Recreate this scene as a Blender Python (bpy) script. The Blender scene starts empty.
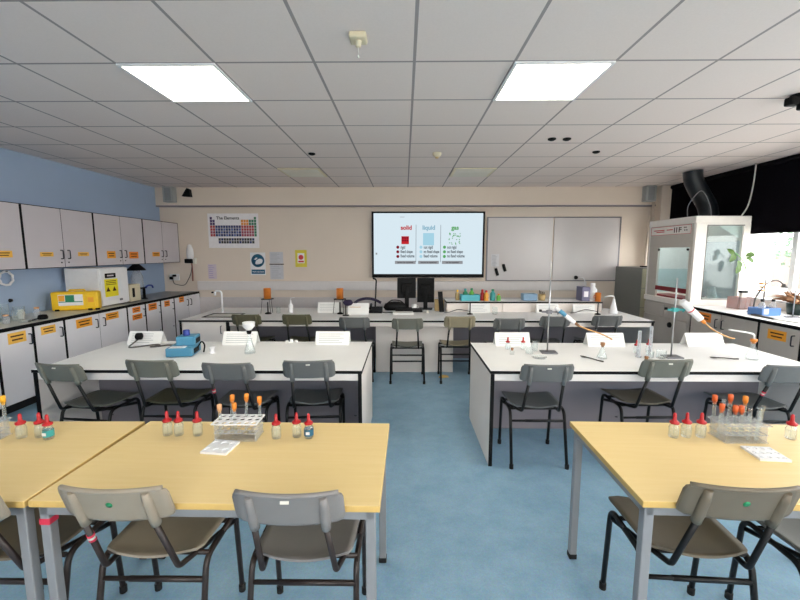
import bpy, bmesh, math, random
from mathutils import Vector, Matrix
random.seed(7)
PI = math.pi
sc = bpy.context.scene
COL = sc.collection

# ------------------------------------------------------------------ materials
def lin(c):
    c = c / 255.0
    return c / 12.92 if c <= 0.04045 else ((c + 0.055) / 1.055) ** 2.4

def rgb(r, g, b):
    return (lin(r), lin(g), lin(b), 1.0)

MATS = {}
def mat(name, col, rough=0.5, metal=0.0, var=0.04, scale=18.0, bump=0.0, bscale=200.0, spec=0.5, coat=0.0):
    """principled surface with a little procedural colour variation"""
    if name in MATS:
        return MATS[name]
    m = bpy.data.materials.new(name); m.use_nodes = True
    nt = m.node_tree; N = nt.nodes; L = nt.links
    b = N['Principled BSDF']
    b.inputs['Roughness'].default_value = rough
    b.inputs['Metallic'].default_value = metal
    b.inputs['Specular IOR Level'].default_value = spec
    b.inputs['Coat Weight'].default_value = coat
    tc = N.new('ShaderNodeTexCoord')
    nz = N.new('ShaderNodeTexNoise'); nz.inputs['Scale'].default_value = scale; nz.inputs['Detail'].default_value = 4
    L.new(tc.outputs['Object'], nz.inputs['Vector'])
    rp = N.new('ShaderNodeValToRGB')
    c = rgb(*col)
    rp.color_ramp.elements[0].position = 0.3; rp.color_ramp.elements[1].position = 0.7
    rp.color_ramp.elements[0].color = tuple(max(0, x * (1 - var)) for x in c[:3]) + (1,)
    rp.color_ramp.elements[1].color = tuple(min(1, x * (1 + var)) for x in c[:3]) + (1,)
    L.new(nz.outputs['Fac'], rp.inputs['Fac']); L.new(rp.outputs['Color'], b.inputs['Base Color'])
    if bump:
        n2 = N.new('ShaderNodeTexNoise'); n2.inputs['Scale'].default_value = bscale
        L.new(tc.outputs['Object'], n2.inputs['Vector'])
        bp = N.new('ShaderNodeBump'); bp.inputs['Strength'].default_value = bump; bp.inputs['Distance'].default_value = 0.002
        L.new(n2.outputs['Fac'], bp.inputs['Height']); L.new(bp.outputs['Normal'], b.inputs['Normal'])
    MATS[name] = m
    return m

def emit(name, col, s):
    if name in MATS:
        return MATS[name]
    m = bpy.data.materials.new(name); m.use_nodes = True
    nt = m.node_tree; nt.nodes.remove(nt.nodes['Principled BSDF'])
    e = nt.nodes.new('ShaderNodeEmission'); e.inputs['Color'].default_value = rgb(*col); e.inputs['Strength'].default_value = s
    nt.links.new(e.outputs[0], nt.nodes['Material Output'].inputs['Surface'])
    MATS[name] = m
    return m

def glass(name, tint=(240, 248, 246), blend=0.25, haze=0.0):
    """thin clear glass: see-through head on, mirror-like at grazing angles"""
    if name in MATS:
        return MATS[name]
    m = bpy.data.materials.new(name); m.use_nodes = True
    nt = m.node_tree; N = nt.nodes; L = nt.links
    N.remove(N['Principled BSDF'])
    t = N.new('ShaderNodeBsdfTransparent'); t.inputs['Color'].default_value = rgb(*tint)
    g = N.new('ShaderNodeBsdfGlossy'); g.inputs['Roughness'].default_value = 0.04
    lw = N.new('ShaderNodeLayerWeight'); lw.inputs['Blend'].default_value = 0.5
    pw = N.new('ShaderNodeMath'); pw.operation = 'POWER'; pw.inputs[1].default_value = 3.0; L.new(lw.outputs['Facing'], pw.inputs[0])
    mr = N.new('ShaderNodeMath'); mr.operation = 'MULTIPLY_ADD'; mr.inputs[1].default_value = blend * 1.6; mr.inputs[2].default_value = 0.03; L.new(pw.outputs[0], mr.inputs[0])
    mx = N.new('ShaderNodeMixShader')
    L.new(mr.outputs[0], mx.inputs[0]); L.new(t.outputs[0], mx.inputs[1]); L.new(g.outputs[0], mx.inputs[2])
    out = mx
    if haze:
        d = N.new('ShaderNodeBsdfDiffuse'); d.inputs['Color'].default_value = rgb(236, 242, 244)
        m2 = N.new('ShaderNodeMixShader'); m2.inputs[0].default_value = haze
        L.new(mx.outputs[0], m2.inputs[1]); L.new(d.outputs[0], m2.inputs[2]); out = m2
    L.new(out.outputs[0], N['Material Output'].inputs['Surface'])
    MATS[name] = m
    return m

def ceiling_mat():
    m = bpy.data.materials.new('ceiling_tile'); m.use_nodes = True
    nt = m.node_tree; N = nt.nodes; L = nt.links; b = N['Principled BSDF']
    b.inputs['Roughness'].default_value = 0.9; b.inputs['Specular IOR Level'].default_value = 0.2
    tc = N.new('ShaderNodeTexCoord'); sp = N.new('ShaderNodeSeparateXYZ'); L.new(tc.outputs['Object'], sp.inputs[0])
    def grid(sock, off):
        a = N.new('ShaderNodeMath'); a.operation = 'SUBTRACT'; a.inputs[1].default_value = off; L.new(sock, a.inputs[0])
        d = N.new('ShaderNodeMath'); d.operation = 'DIVIDE'; d.inputs[1].default_value = 0.6; L.new(a.outputs[0], d.inputs[0])
        f = N.new('ShaderNodeMath'); f.operation = 'PINGPONG'; f.inputs[1].default_value = 0.5; L.new(d.outputs[0], f.inputs[0])
        k = N.new('ShaderNodeMath'); k.operation = 'LESS_THAN'; k.inputs[1].default_value = 0.015; L.new(f.outputs[0], k.inputs[0])
        return k
    gx = grid(sp.outputs['X'], -0.543); gy = grid(sp.outputs['Y'], 2.52)
    mx = N.new('ShaderNodeMath'); mx.operation = 'MAXIMUM'; L.new(gx.outputs[0], mx.inputs[0]); L.new(gy.outputs[0], mx.inputs[1])
    nz = N.new('ShaderNodeTexNoise'); nz.inputs['Scale'].default_value = 90; nz.inputs['Detail'].default_value = 6
    L.new(tc.outputs['Object'], nz.inputs['Vector'])
    rp = N.new('ShaderNodeValToRGB'); rp.color_ramp.elements[0].color = rgb(226, 215, 210); rp.color_ramp.elements[1].color = rgb(234, 223, 218)
    L.new(nz.outputs['Fac'], rp.inputs['Fac'])
    mc = N.new('ShaderNodeMixRGB'); mc.inputs[2].default_value = rgb(158, 151, 150)
    L.new(mx.outputs[0], mc.inputs[0]); L.new(rp.outputs[0], mc.inputs[1]); L.new(mc.outputs[0], b.inputs['Base Color'])
    bp = N.new('ShaderNodeBump'); bp.inputs['Strength'].default_value = 0.25; bp.inputs['Distance'].default_value = 0.004
    L.new(mx.outputs[0], bp.inputs['Height']); L.new(bp.outputs[0], b.inputs['Normal'])
    return m

def floor_mat():
    m = bpy.data.materials.new('blue_vinyl'); m.use_nodes = True
    nt = m.node_tree; N = nt.nodes; L = nt.links; b = N['Principled BSDF']
    b.inputs['Roughness'].default_value = 0.42; b.inputs['Specular IOR Level'].default_value = 0.4
    tc = N.new('ShaderNodeTexCoord')
    n1 = N.new('ShaderNodeTexNoise'); n1.inputs['Scale'].default_value = 5.0; n1.inputs['Detail'].default_value = 9; n1.inputs['Roughness'].default_value = 0.68
    n2 = N.new('ShaderNodeTexVoronoi'); n2.inputs['Scale'].default_value = 160
    L.new(tc.outputs['Object'], n1.inputs['Vector']); L.new(tc.outputs['Object'], n2.inputs['Vector'])
    rp = N.new('ShaderNodeValToRGB'); e = rp.color_ramp.elements
    e[0].position = 0.28; e[0].color = rgb(122, 160, 188); e[1].position = 0.72; e[1].color = rgb(152, 186, 208)
    L.new(n1.outputs['Fac'], rp.inputs['Fac'])
    mx = N.new('ShaderNodeMixRGB'); mx.blend_type = 'MULTIPLY'; mx.inputs[0].default_value = 0.16
    L.new(rp.outputs[0], mx.inputs[1]); L.new(n2.outputs['Color'], mx.inputs[2]); L.new(mx.outputs[0], b.inputs['Base Color'])
    return m

def wood_top_mat():
    m = bpy.data.materials.new('beech_laminate'); m.use_nodes = True
    nt = m.node_tree; N = nt.nodes; L = nt.links; b = N['Principled BSDF']
    b.inputs['Roughness'].default_value = 0.45; b.inputs['Specular IOR Level'].default_value = 0.35
    tc = N.new('ShaderNodeTexCoord'); mp = N.new('ShaderNodeMapping'); mp.inputs['Scale'].default_value = (1.5, 26, 26)
    L.new(tc.outputs['Object'], mp.inputs['Vector'])
    nz = N.new('ShaderNodeTexNoise'); nz.inputs['Scale'].default_value = 2.6; nz.inputs['Detail'].default_value = 8
    L.new(mp.outputs[0], nz.inputs['Vector'])
    rp = N.new('ShaderNodeValToRGB'); e = rp.color_ramp.elements
    e[0].position = 0.3; e[0].color = rgb(231, 203, 142); e[1].position = 0.72; e[1].color = rgb(235, 208, 150)
    L.new(nz.outputs['Fac'], rp.inputs['Fac']); L.new(rp.outputs[0], b.inputs['Base Color'])
    return m

EXPO = 1.67
SCR = 0.96 / 2 ** EXPO      # what the screen gives off
M = {}
M['ceiling'] = ceiling_mat(); M['floor'] = floor_mat(); M['beech'] = wood_top_mat()
M['beech_edge_shaded'] = mat('beech_shaded_edge', (208, 172, 100), 0.5, var=0.04, scale=30)  # darker copy of the top; shade on the table edges put into colour
M['blue_wall'] = mat('blue_wall_paint', (160, 180, 208), 0.8, var=0.03, scale=1.5, bump=0.1)
M['cream_wall'] = mat('cream_wall_paint', (224, 210, 196), 0.8, var=0.03, scale=1.2, bump=0.1)
M['grey_dado'] = mat('grey_dado_paint', (206, 199, 198), 0.6, var=0.03)
M['trunk'] = mat('trunking_plastic', (222, 216, 214), 0.45, var=0.02)
M['dark_gap'] = mat('dark_gap', (12, 12, 14), 0.7, var=0.1)
M['door_grey'] = mat('pale_grey_laminate', (204, 198, 204), 0.42, var=0.02, scale=3)
M['door_lav'] = mat('lavender_grey_laminate', (232, 229, 234), 0.42, var=0.02, scale=3)
M['door_warm'] = mat('warm_grey_laminate', (186, 180, 174), 0.42, var=0.02, scale=3)
M['black_edge'] = mat('black_edging', (8, 8, 10), 0.65, var=0.1, spec=0.2)
M['handle'] = mat('navy_plastic', (22, 25, 42), 0.35, var=0.06)
M['chrome'] = mat('steel', (176, 178, 182), 0.3, 0.9, var=0.04)
M['orange_lab'] = mat('orange_label_card', (240, 164, 48), 0.6, var=0.03)
M['amber_lab'] = mat('amber_label_card', (244, 190, 84), 0.6, var=0.03)
M['deep_lab'] = mat('deep_orange_label_card', (238, 138, 40), 0.6, var=0.03)
M['ink'] = mat('label_ink', (70, 34, 12), 0.7, var=0.1)
M['bench_top'] = mat('bench_top_laminate', (236, 236, 236), 0.5, var=0.02, scale=4, spec=0.25)
M['bench_white'] = mat('bench_panel_white', (232, 224, 218), 0.45, var=0.02, scale=3)
M['bench_grey'] = mat('bench_panel_grey', (132, 125, 132), 0.5, var=0.03, scale=3)
M['dark_top'] = mat('speckled_dark_worktop', (128, 127, 128), 0.35, var=0.12, scale=140)
M['left_top'] = mat('cream_worktop', (226, 220, 202), 0.35, var=0.05, scale=60)
M['silver'] = mat('silver_paint', (142, 142, 144), 0.4, 0.2, var=0.03)
M['tube_brown'] = mat('brown_black_tube', (44, 34, 31), 0.4, 0.1, var=0.08)
M['tube_black'] = mat('black_tube', (10, 9, 10), 0.45, 0.0, var=0.08, spec=0.35)
M['rubber'] = mat('black_rubber', (8, 8, 9), 0.75, var=0.1)
M['ch_beige'] = mat('beige_chair_plastic', (146, 135, 119), 0.5, var=0.03, bump=0.15, bscale=500)
M['ch_grey'] = mat('grey_chair_plastic', (126, 122, 120), 0.5, var=0.03, bump=0.15, bscale=500)
M['ch_brown'] = mat('olive_brown_chair_plastic', (106, 96, 80), 0.5, var=0.03, bump=0.15, bscale=500)
M['ch_moss'] = mat('grey_green_chair_plastic', (108, 108, 98), 0.5, var=0.03, bump=0.15, bscale=500)
M['ch_slate'] = mat('slate_chair_plastic', (104, 105, 104), 0.5, var=0.03, bump=0.15, bscale=500)
M['ch_olive'] = mat('olive_chair_plastic', (92, 88, 66), 0.5, var=0.03, bump=0.15, bscale=500)
M['ch_sand'] = mat('sandy_chair_plastic', (142, 132, 108), 0.5, var=0.03, bump=0.15, bscale=500)
M['green_dot'] = mat('green_sticker', (30, 130, 80), 0.5)
M['red_tape'] = mat('red_tape', (206, 48, 74), 0.5)
M['white_tape'] = mat('white_tape', (206, 202, 190), 0.5)
M['white'] = mat('white_plastic', (232, 232, 234), 0.4, var=0.02)
M['offwhite'] = mat('offwhite_plastic', (216, 214, 206), 0.45, var=0.02)
M['paper'] = mat('white_paper', (240, 240, 238), 0.8, var=0.01)
M['print'] = mat('grey_print', (178, 180, 184), 0.8, var=0.03)
M['black'] = mat('black_plastic', (7, 7, 9), 0.55, var=0.1, spec=0.2)
M['blackmatt'] = mat('black_blind_fabric', (7, 4, 10), 0.95, var=0.1, spec=0.1)
M['red'] = mat('red_rubber', (176, 12, 20), 0.4, var=0.06)
M['orange'] = mat('orange_bung', (224, 134, 44), 0.55, var=0.08)
M['redorange'] = mat('red_orange_bung', (206, 92, 40), 0.55, var=0.08)
M['peach'] = mat('peach_bung', (214, 164, 120), 0.55, var=0.06)
M['glass'] = glass('clear_glass', (253, 255, 255), 0.42, 0.05)
M['glass2'] = glass('frosted_acrylic', (246, 246, 248), 0.35, 0.2)
M['pane'] = glass('window_glass', (252, 254, 254), 0.10)
M['hoodpane'] = glass('fume_hood_glass', (238, 246, 247), 0.2, 0.03)
M['yellow'] = mat('yellow_plastic', (246, 200, 28), 0.4, var=0.03)
M['yellow2'] = mat('bright_yellow_label', (238, 222, 40), 0.5, var=0.03)
M['green'] = mat('green_plastic', (28, 128, 92), 0.45, var=0.05)
M['lime'] = mat('leaf_green_plastic', (96, 172, 70), 0.45, var=0.06)
M['teal'] = mat('teal_plastic', (84, 178, 190), 0.45, var=0.03)
M['teal_metal'] = mat('teal_enamel', (52, 150, 150), 0.4, var=0.05)
M['blue'] = mat('power_pack_blue', (72, 136, 168), 0.4, var=0.03)
M['navy'] = mat('navy_blue_plastic', (38, 62, 148), 0.4, var=0.05)
M['copper'] = mat('copper', (238, 142, 62), 0.28, 0.4, var=0.06)
M['purple'] = mat('dark_purple_rubber', (34, 20, 56), 0.6, var=0.1)
M['cream_box'] = mat('cream_plastic', (216, 206, 178), 0.5, var=0.03)
M['brown'] = mat('brown_dry_leaf', (150, 108, 74), 0.8, var=0.25)
M['tan'] = mat('tan_card', (190, 164, 116), 0.7, var=0.06)
M['cabinet_steel'] = mat('grey_green_steel', (122, 124, 120), 0.45, 0.1, var=0.02)
M['cabinet_front_lit'] = mat('lit_green_steel', (164, 160, 138), 0.45, 0.1, var=0.02)  # paler copy of the cabinet steel; light on the front put into colour
M['hood_white'] = mat('fume_hood_white', (240, 236, 230), 0.5, var=0.02)
M['hood_grey'] = mat('fume_hood_grey', (198, 191, 182), 0.5, var=0.02)
M['hood_red'] = mat('dark_red_strip', (126, 14, 30), 0.4, var=0.05)
M['rednote'] = mat('red_print', (206, 60, 62), 0.6, var=0.05)
M['duct'] = mat('dark_duct_plastic', (20, 26, 31), 0.4, var=0.1)
M['leaf'] = mat('bright_leaf', (70, 104, 34), 0.5, var=0.25, scale=30)
M['wb'] = mat('whiteboard_enamel', (210, 205, 205), 0.22, var=0.015, scale=2)
M['alu'] = mat('aluminium', (122, 122, 128), 0.38, 0.6, var=0.03)
M['sink'] = mat('ceramic', (214, 214, 206), 0.25, var=0.02)
M['violet'] = mat('lavender_print', (178, 160, 200), 0.7, var=0.05)
M['mug'] = mat('white_mug_glaze', (236, 236, 234), 0.3)
M['cable'] = mat('grey_cable', (88, 84, 82), 0.5, var=0.08)
M['rubtube'] = mat('tan_rubber_tube', (200, 150, 90), 0.5, var=0.05)
M['pinktray'] = glass('pinkish_clear_plastic', (226, 200, 196), 0.3, 0.18)
M['brick'] = mat('pale_outdoor_render', (106, 92, 86), 0.9, var=0.05, scale=1)
M['bounce_ground'] = mat('outdoor_bounce_ground', (216, 214, 208), 0.9, var=0.04, scale=1)
M['lawn'] = mat('outdoor_grass', (110, 132, 84), 0.9, var=0.2, scale=2)
M['tree'] = mat('outdoor_foliage', (72, 98, 76), 0.9, var=0.2, scale=3)
M['soil'] = mat('dark_pot_soil', (52, 40, 34), 0.9, var=0.3)

# ------------------------------------------------------------------ mesh helpers
def bmn():
    return bmesh.new()

def box(bm, x0, x1, y0, y1, z0, z1, bev=0.0, mi=0, seg=2):
    r = bmesh.ops.create_cube(bm, size=1.0)
    vs = r['verts']
    sx, sy, sz = x1 - x0, y1 - y0, z1 - z0
    for v in vs:
        v.co = Vector(((v.co.x + .5) * sx + x0, (v.co.y + .5) * sy + y0, (v.co.z + .5) * sz + z0))
    fs = set(f for v in vs for f in v.link_faces)
    for f in fs:
        f.material_index = mi
    if bev > 0:
        es = list(set(e for v in vs for e in v.link_edges))
        rr = bmesh.ops.bevel(bm, geom=es, offset=min(bev, 0.45 * min(abs(sx), abs(sy), abs(sz))), segments=seg, affect='EDGES', profile=0.5)
        for f in rr['faces']:
            f.material_index = mi
    return bm

def fillet(pts, r, n=5):
    """round the corners of a polyline"""
    pts = [Vector(p) for p in pts]
    out = [pts[0]]
    for i in range(1, len(pts) - 1):
        a, b, c = pts[i - 1], pts[i], pts[i + 1]
        d1 = (a - b); d2 = (c - b)
        rr = min(r, d1.length * .48, d2.length * .48)
        p, q = b + d1.normalized() * rr, b + d2.normalized() * rr
        for k in range(n + 1):
            t = k / n
            out.append(p * (1 - t) ** 2 + b * 2 * t * (1 - t) + q * t ** 2)
    out.append(pts[-1])
    return out

def tube(bm, pts, r, seg=10, mi=0, cap=True, radii=None):
    pts = [Vector(p) for p in pts]
    rings = []
    up = None
    for i, p in enumerate(pts):
        if i == 0: d = pts[1] - p
        elif i == len(pts) - 1: d = p - pts[i - 1]
        else: d = (pts[i + 1] - p).normalized() + (p - pts[i - 1]).normalized()
        d.normalize()
        if up is None:
            up = Vector((0, 0, 1)) if abs(d.z) < .9 else Vector((0, 1, 0))
            s = d.cross(up).normalized()
        else:
            s = s - d * s.dot(d)
            s.normalize()
        u = s.cross(d)
        rr = radii[i] if radii else r
        rings.append([bm.verts.new(p + (s * math.cos(2 * PI * k / seg) + u * math.sin(2 * PI * k / seg)) * rr) for k in range(seg)])
    for a, b in zip(rings, rings[1:]):
        for k in range(seg):
            f = bm.faces.new((a[k], a[(k + 1) % seg], b[(k + 1) % seg], b[k])); f.smooth = True; f.material_index = mi
    if cap:
        for rg, rev in ((rings[0], True), (rings[-1], False)):
            f = bm.faces.new(rg if not rev else rg[::-1]); f.material_index = mi
    return bm

def lathe(bm, prof, cx=0, cy=0, cz=0, seg=16, mi=0, sx=1.0, sy=1.0):
    """prof: list of (radius, z)"""
    rings = []
    for r, z in prof:
        if r < 1e-5:
            rings.append([bm.verts.new((cx, cy, cz + z))])
        else:
            rings.append([bm.verts.new((cx + sx * r * math.cos(2 * PI * k / seg), cy + sy * r * math.sin(2 * PI * k / seg), cz + z)) for k in range(seg)])
    for a, b in zip(rings, rings[1:]):
        for k in range(seg):
            k2 = (k + 1) % seg
            vs = [a[k % len(a)], a[k2 % len(a)], b[k2 % len(b)], b[k % len(b)]]
            u = []
            for v in vs:
                if v not in u: u.append(v)
            if len(u) >= 3:
                f = bm.faces.new(u); f.smooth = True; f.material_index = mi
    return bm

def prism(bm, poly, axis, a, b, mi=0):
    """extrude a 2D polygon along an axis ('x','y','z') from a to b"""
    def P(p, t):
        return {'x': (t, p[0], p[1]), 'y': (p[0], t, p[1]), 'z': (p[0], p[1], t)}[axis]
    A = [bm.verts.new(P(p, a)) for p in poly]; B = [bm.verts.new(P(p, b)) for p in poly]
    n = len(poly)
    fs = [bm.faces.new(A[::-1]), bm.faces.new(B)]
    for k in range(n):
        fs.append(bm.faces.new((A[k], A[(k + 1) % n], B[(k + 1) % n], B[k])))
    for f in fs: f.material_index = mi
    bmesh.ops.recalc_face_normals(bm, faces=fs)
    return bm

def holed_plate(bm, x0, x1, y0, y1, z0, z1, nx, ny, rr=0.36, mi=0):
    """a plate with nx by ny round holes right through it"""
    cw, ch = (x1 - x0) / nx, (y1 - y0) / ny
    r = min(cw, ch) * rr
    for i in range(nx):
        for j in range(ny):
            cx, cy = x0 + (i + .5) * cw, y0 + (j + .5) * ch
            out = [(1, 0), (1, 1), (0, 1), (-1, 1), (-1, 0), (-1, -1), (0, -1), (1, -1)]
            O, I = [], []
            for z in (z1, z0):
                O.append([bm.verts.new((cx + a * cw / 2, cy + b * ch / 2, z)) for a, b in out])
                I.append([bm.verts.new((cx + r * math.cos(k * PI / 4), cy + r * math.sin(k * PI / 4), z)) for k in range(8)])
            for k in range(8):
                q = (k + 1) % 8
                bm.faces.new((O[0][k], O[0][q], I[0][q], I[0][k])); bm.faces.new((O[1][q], O[1][k], I[1][k], I[1][q]))
                bm.faces.new((I[0][k], I[0][q], I[1][q], I[1][k]))
    bmesh.ops.remove_doubles(bm, verts=bm.verts, dist=1e-5)
    # outer rim
    for (a, b, c, d) in ((x0, x1, y0, y0), (x0, x1, y1, y1), (x0, x0, y0, y1), (x1, x1, y0, y1)):
        bm.faces.new([bm.verts.new(p) for p in ((a, c, z0), (b, d, z0), (b, d, z1), (a, c, z1))])
    return bm

def mesh_of(name, bm, mats):
    me = bpy.data.meshes.new(name)
    bm.normal_update()
    bm.to_mesh(me); bm.free()
    for m in (mats if isinstance(mats, (list, tuple)) else [mats]):
        me.materials.append(m)
    return me

def obj(name, bm, mats, parent=None, loc=(0, 0, 0), rotz=0, mods=None):
    o = bpy.data.objects.new(name, mesh_of(name, bm, mats)); COL.objects.link(o)
    o.location = loc; o.rotation_euler = (0, 0, rotz)
    if parent is not None: o.parent = parent
    return o

def tag(o, label, cat, group=None):
    o['label'] = label; o['category'] = cat
    if group: o['group'] = group
    return o

def thing(name, label, cat, loc=(0, 0, 0), rotz=0, group=None):
    o = bpy.data.objects.new(name, None); COL.objects.link(o)
    o.location = loc; o.rotation_euler = (0, 0, rotz); o.empty_display_size = 0.05
    return tag(o, label, cat, group)

def struct(name, bm, m, parent=None):
    o = obj(name, bm, m, parent)
    if parent is None: o['kind'] = 'structure'
    return o

def dup(root, loc, rotz=0, label=None, group=None):
    r = root.copy(); COL.objects.link(r); r.location = loc; r.rotation_euler = (root.rotation_euler.x if False else 0, 0, rotz)
    if label: r['label'] = label
    if group: r['group'] = group
    for ch in list(root.children):
        c = ch.copy(); COL.objects.link(c); c.parent = r
        for g in ch.children:
            d = g.copy(); COL.objects.link(d); d.parent = c
    return r

def kids(o):
    for c in o.children:
        yield c
        for d in c.children: yield d

def base_name(n):
    return n.split('.')[0]

def recolour(root, part, m):
    for c in kids(root):
        if base_name(c.name) in part:
            c.material_slots[0].link = 'OBJECT'; c.material_slots[0].material = m

def lettering(name, body, size, m, parent, loc, rot, align='CENTER', sx=1.0, bold=0.02):
    cu = bpy.data.curves.new('text_tmp', 'FONT'); cu.body = body; cu.size = size; cu.align_x = align; cu.align_y = 'CENTER'; cu.extrude = 0.0006; cu.offset = size * bold
    t = bpy.data.objects.new('text_tmp', cu); COL.objects.link(t)
    bpy.context.view_layer.update()
    me = bpy.data.meshes.new_from_object(t.evaluated_get(bpy.context.evaluated_depsgraph_get()))
    bpy.data.objects.remove(t); bpy.data.curves.remove(cu)
    me.name = name; me.materials.clear(); me.materials.append(m)
    o = bpy.data.objects.new(name, me); COL.objects.link(o)
    o.location = loc; o.rotation_euler = rot; o.scale = (sx, 1, 1)
    if parent is not None: o.parent = parent
    return o

# ------------------------------------------------------------------ the room
XL, XR, YB, YR, H = -4.40, 4.60, 7.20, -3.20, 2.685
b = bmn(); box(b, XL, XR, YR, YB, -0.1, 0); struct('floor', b, M['floor'])
b = bmn(); box(b, XL, XR, YR, YB, H, H + .1); struct('ceiling', b, M['ceiling'])
b = bmn(); box(b, XL - .12, XL, YR, YB, -.1, H + .1); struct('wall_left', b, M['blue_wall'])
b = bmn(); box(b, XL - .12, XR + .2, YB, YB + .15, -.1, H + .1); struct('wall_back', b, M['cream_wall'])
WZ0, WZ1 = 0.98, 2.56
b = bmn(); box(b, XL - .12, XR + .2, YR - .15, YR, -.1, WZ0); box(b, XL - .12, XR + .2, YR - .15, YR, WZ1, H + .1)
for x0, x1 in ((XL - .12, -1.9), (1.9, XR + .2)): box(b, x0, x1, YR - .15, YR, WZ0, WZ1)  # gap between the piers for the added daylight window
struct('wall_rear', b, M['cream_wall'])
WIN = [(2.85, 6.85), (-2.75, 2.45)]
b = bmn()
box(b, XR, XR + .2, YR, YB, -.1, WZ0); box(b, XR, XR + .2, YR, YB, WZ1, H + .1)
for y0, y1 in ((YR, -2.75), (2.45, 2.85), (6.85, YB)): box(b, XR, XR + .2, y0, y1, WZ0, WZ1)
struct('wall_right', b, M['cream_wall'])
for n, (y0, y1) in enumerate(WIN):
    w = bpy.data.objects.new('window_%d' % (n + 1), None); COL.objects.link(w); w['kind'] = 'structure'
    f = bmn(); X0, X1 = XR + .08, XR + .14
    box(f, X0, X1, y0, y1, WZ0, WZ0 + .06, .006); box(f, X0, X1, y0, y1, WZ1 - .06, WZ1, .006)
    nm = 4 if n == 0 else 5
    for k in range(nm + 1):
        y = y0 + .03 + (y1 - y0 - .06) * k / nm
        box(f, X0, X1, y - .035, y + .035, WZ0, WZ1, .006)
    box(f, X0, X1, y0, y1, 1.92, 1.97, .006)
    obj('window_frame', f, M['white'], w)
    g = bmn(); box(g, XR + .105, XR + .11, y0 + .02, y1 - .02, WZ0 + .03, WZ1 - .03); obj('glazing', g, M['pane'], w)
    s = bmn(); box(s, XR - .10, XR + .08, y0 - .03, y1 + .03, WZ0 - .03, WZ0 - .001, .006); obj('window_sill', s, M['white'], w)
for n, (x0, x1) in enumerate(((-1.9, 1.9),)):  # unseen window added behind the camera to let in more daylight
    w = bpy.data.objects.new('window_%d' % (n + 3), None); COL.objects.link(w); w['kind'] = 'structure'
    f = bmn(); Y0, Y1 = YR - .12, YR - .06
    box(f, x0, x1, Y0, Y1, WZ0, WZ0 + .06, .006); box(f, x0, x1, Y0, Y1, WZ1 - .06, WZ1, .006)
    for k in range(5):
        x = x0 + .03 + (x1 - x0 - .06) * k / 4
        box(f, x - .035, x + .035, Y0, Y1, WZ0, WZ1, .006)
    obj('window_frame', f, M['white'], w)
    g = bmn(); box(g, x0 + .02, x1 - .02, YR - .095, YR - .09, WZ0 + .03, WZ1 - .03); obj('glazing', g, M['pane'], w)
# boxing under the ceiling, cable trunking and dado along the back wall
b = bmn(); box(b, XL, XR, YB - .10, YB, 2.372, H, .003); struct('trim_1', b, M['cream_wall'])
b = bmn(); box(b, XL, XR, YB - .10, YB - .094, 2.360, 2.374); box(b, XL, XR, YB - .094, YB, 2.352, 2.372); struct('boxing_shadow_strip', b, M['bench_grey'])  # grey strip drawn as the shadow line under the boxing
b = bmn(); box(b, -3.77, 3.28, YB - .055, YB, .868, 1.03, .006)
for z in (.905, .99): box(b, -3.77, 3.28, YB - .0575, YB - .05, z, z + .004)
struct('trim_3', b, M['trunk'])
b = bmn(); box(b, -3.77, 3.6, YB - .03, YB, 0.10, .735, .004); struct('trim_4', b, M['grey_dado'])
b = bmn(); box(b, XL, XR, YB - .012, YB, 0, .10, .002); struct('baseboard_back', b, M['black_edge'])
b = bmn(); box(b, XL, XL + .012, YR, YB - .012, 0, .10, .002); struct('baseboard_left', b, M['black_edge'])
b = bmn(); box(b, XR - .012, XR, YR, YB - .012, 0, .10, .002); struct('baseboard_right', b, M['black_edge'])
# boxed pipes in the far right corner
b = bmn(); box(b, 4.38, XR, YB - .24, YB - .012, 0.1, H, .004); struct('trim_5', b, M['cream_wall'])
b = bmn(); tube(b, [(4.30, YB - .16, .0), (4.30, YB - .16, H - .28)], .022); tube(b, [(4.24, YB - .16, .0), (4.24, YB - .16, 2.3)], .014); struct('trim_6', b, M['cream_wall'])

# outdoors: pale bounce ground, a pale building and trees beyond the window
b = bmn(); box(b, -40, 60, -60, 60, -.6, -.5); o = struct('exterior_ground', b, M['bounce_ground'])  # ground made pale to throw daylight up to the ceiling
b = bmn(); box(b, 22, 30, 2, 24, -.5, 1.5)
prism(b, [(22, 1.5), (30, 1.5), (26, 2.3)], 'y', 2, 24)
o = obj('building', b, M['brick']); tag(o, 'pale low building seen beyond the window glass', 'building')
def tree(name, x, y, z, r, label):
    t = thing(name, label, 'tree', (x, y, -.5))
    f = bmn()
    for k in range(800):
        d = Vector((random.gauss(0, 1), random.gauss(0, 1), random.gauss(0, .8))).normalized() * r * random.uniform(.45, 1)
        c = d + Vector((0, 0, z + .5)); s = random.uniform(.05, .12)
        u = Vector((random.gauss(0, 1), random.gauss(0, 1), random.gauss(0, 1))).normalized(); v = u.orthogonal().normalized()
        f.faces.new([f.verts.new(c + u * s), f.verts.new(c + v * s * .6), f.verts.new(c - u * s), f.verts.new(c - v * s * .6)])
    obj('foliage', f, M['tree'], t)
    k = bmn(); tube(k, [(0, 0, 0), (.1, 0, z * .6), (0, .1, z + .4)], .14, 8, radii=[.2, .15, .06]); obj('trunk', k, M['soil'], t)
tree('tree', 15.0, 14.7, 1.75, 1.15, 'pale green tree outside the window, above the wooden stand')

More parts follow.
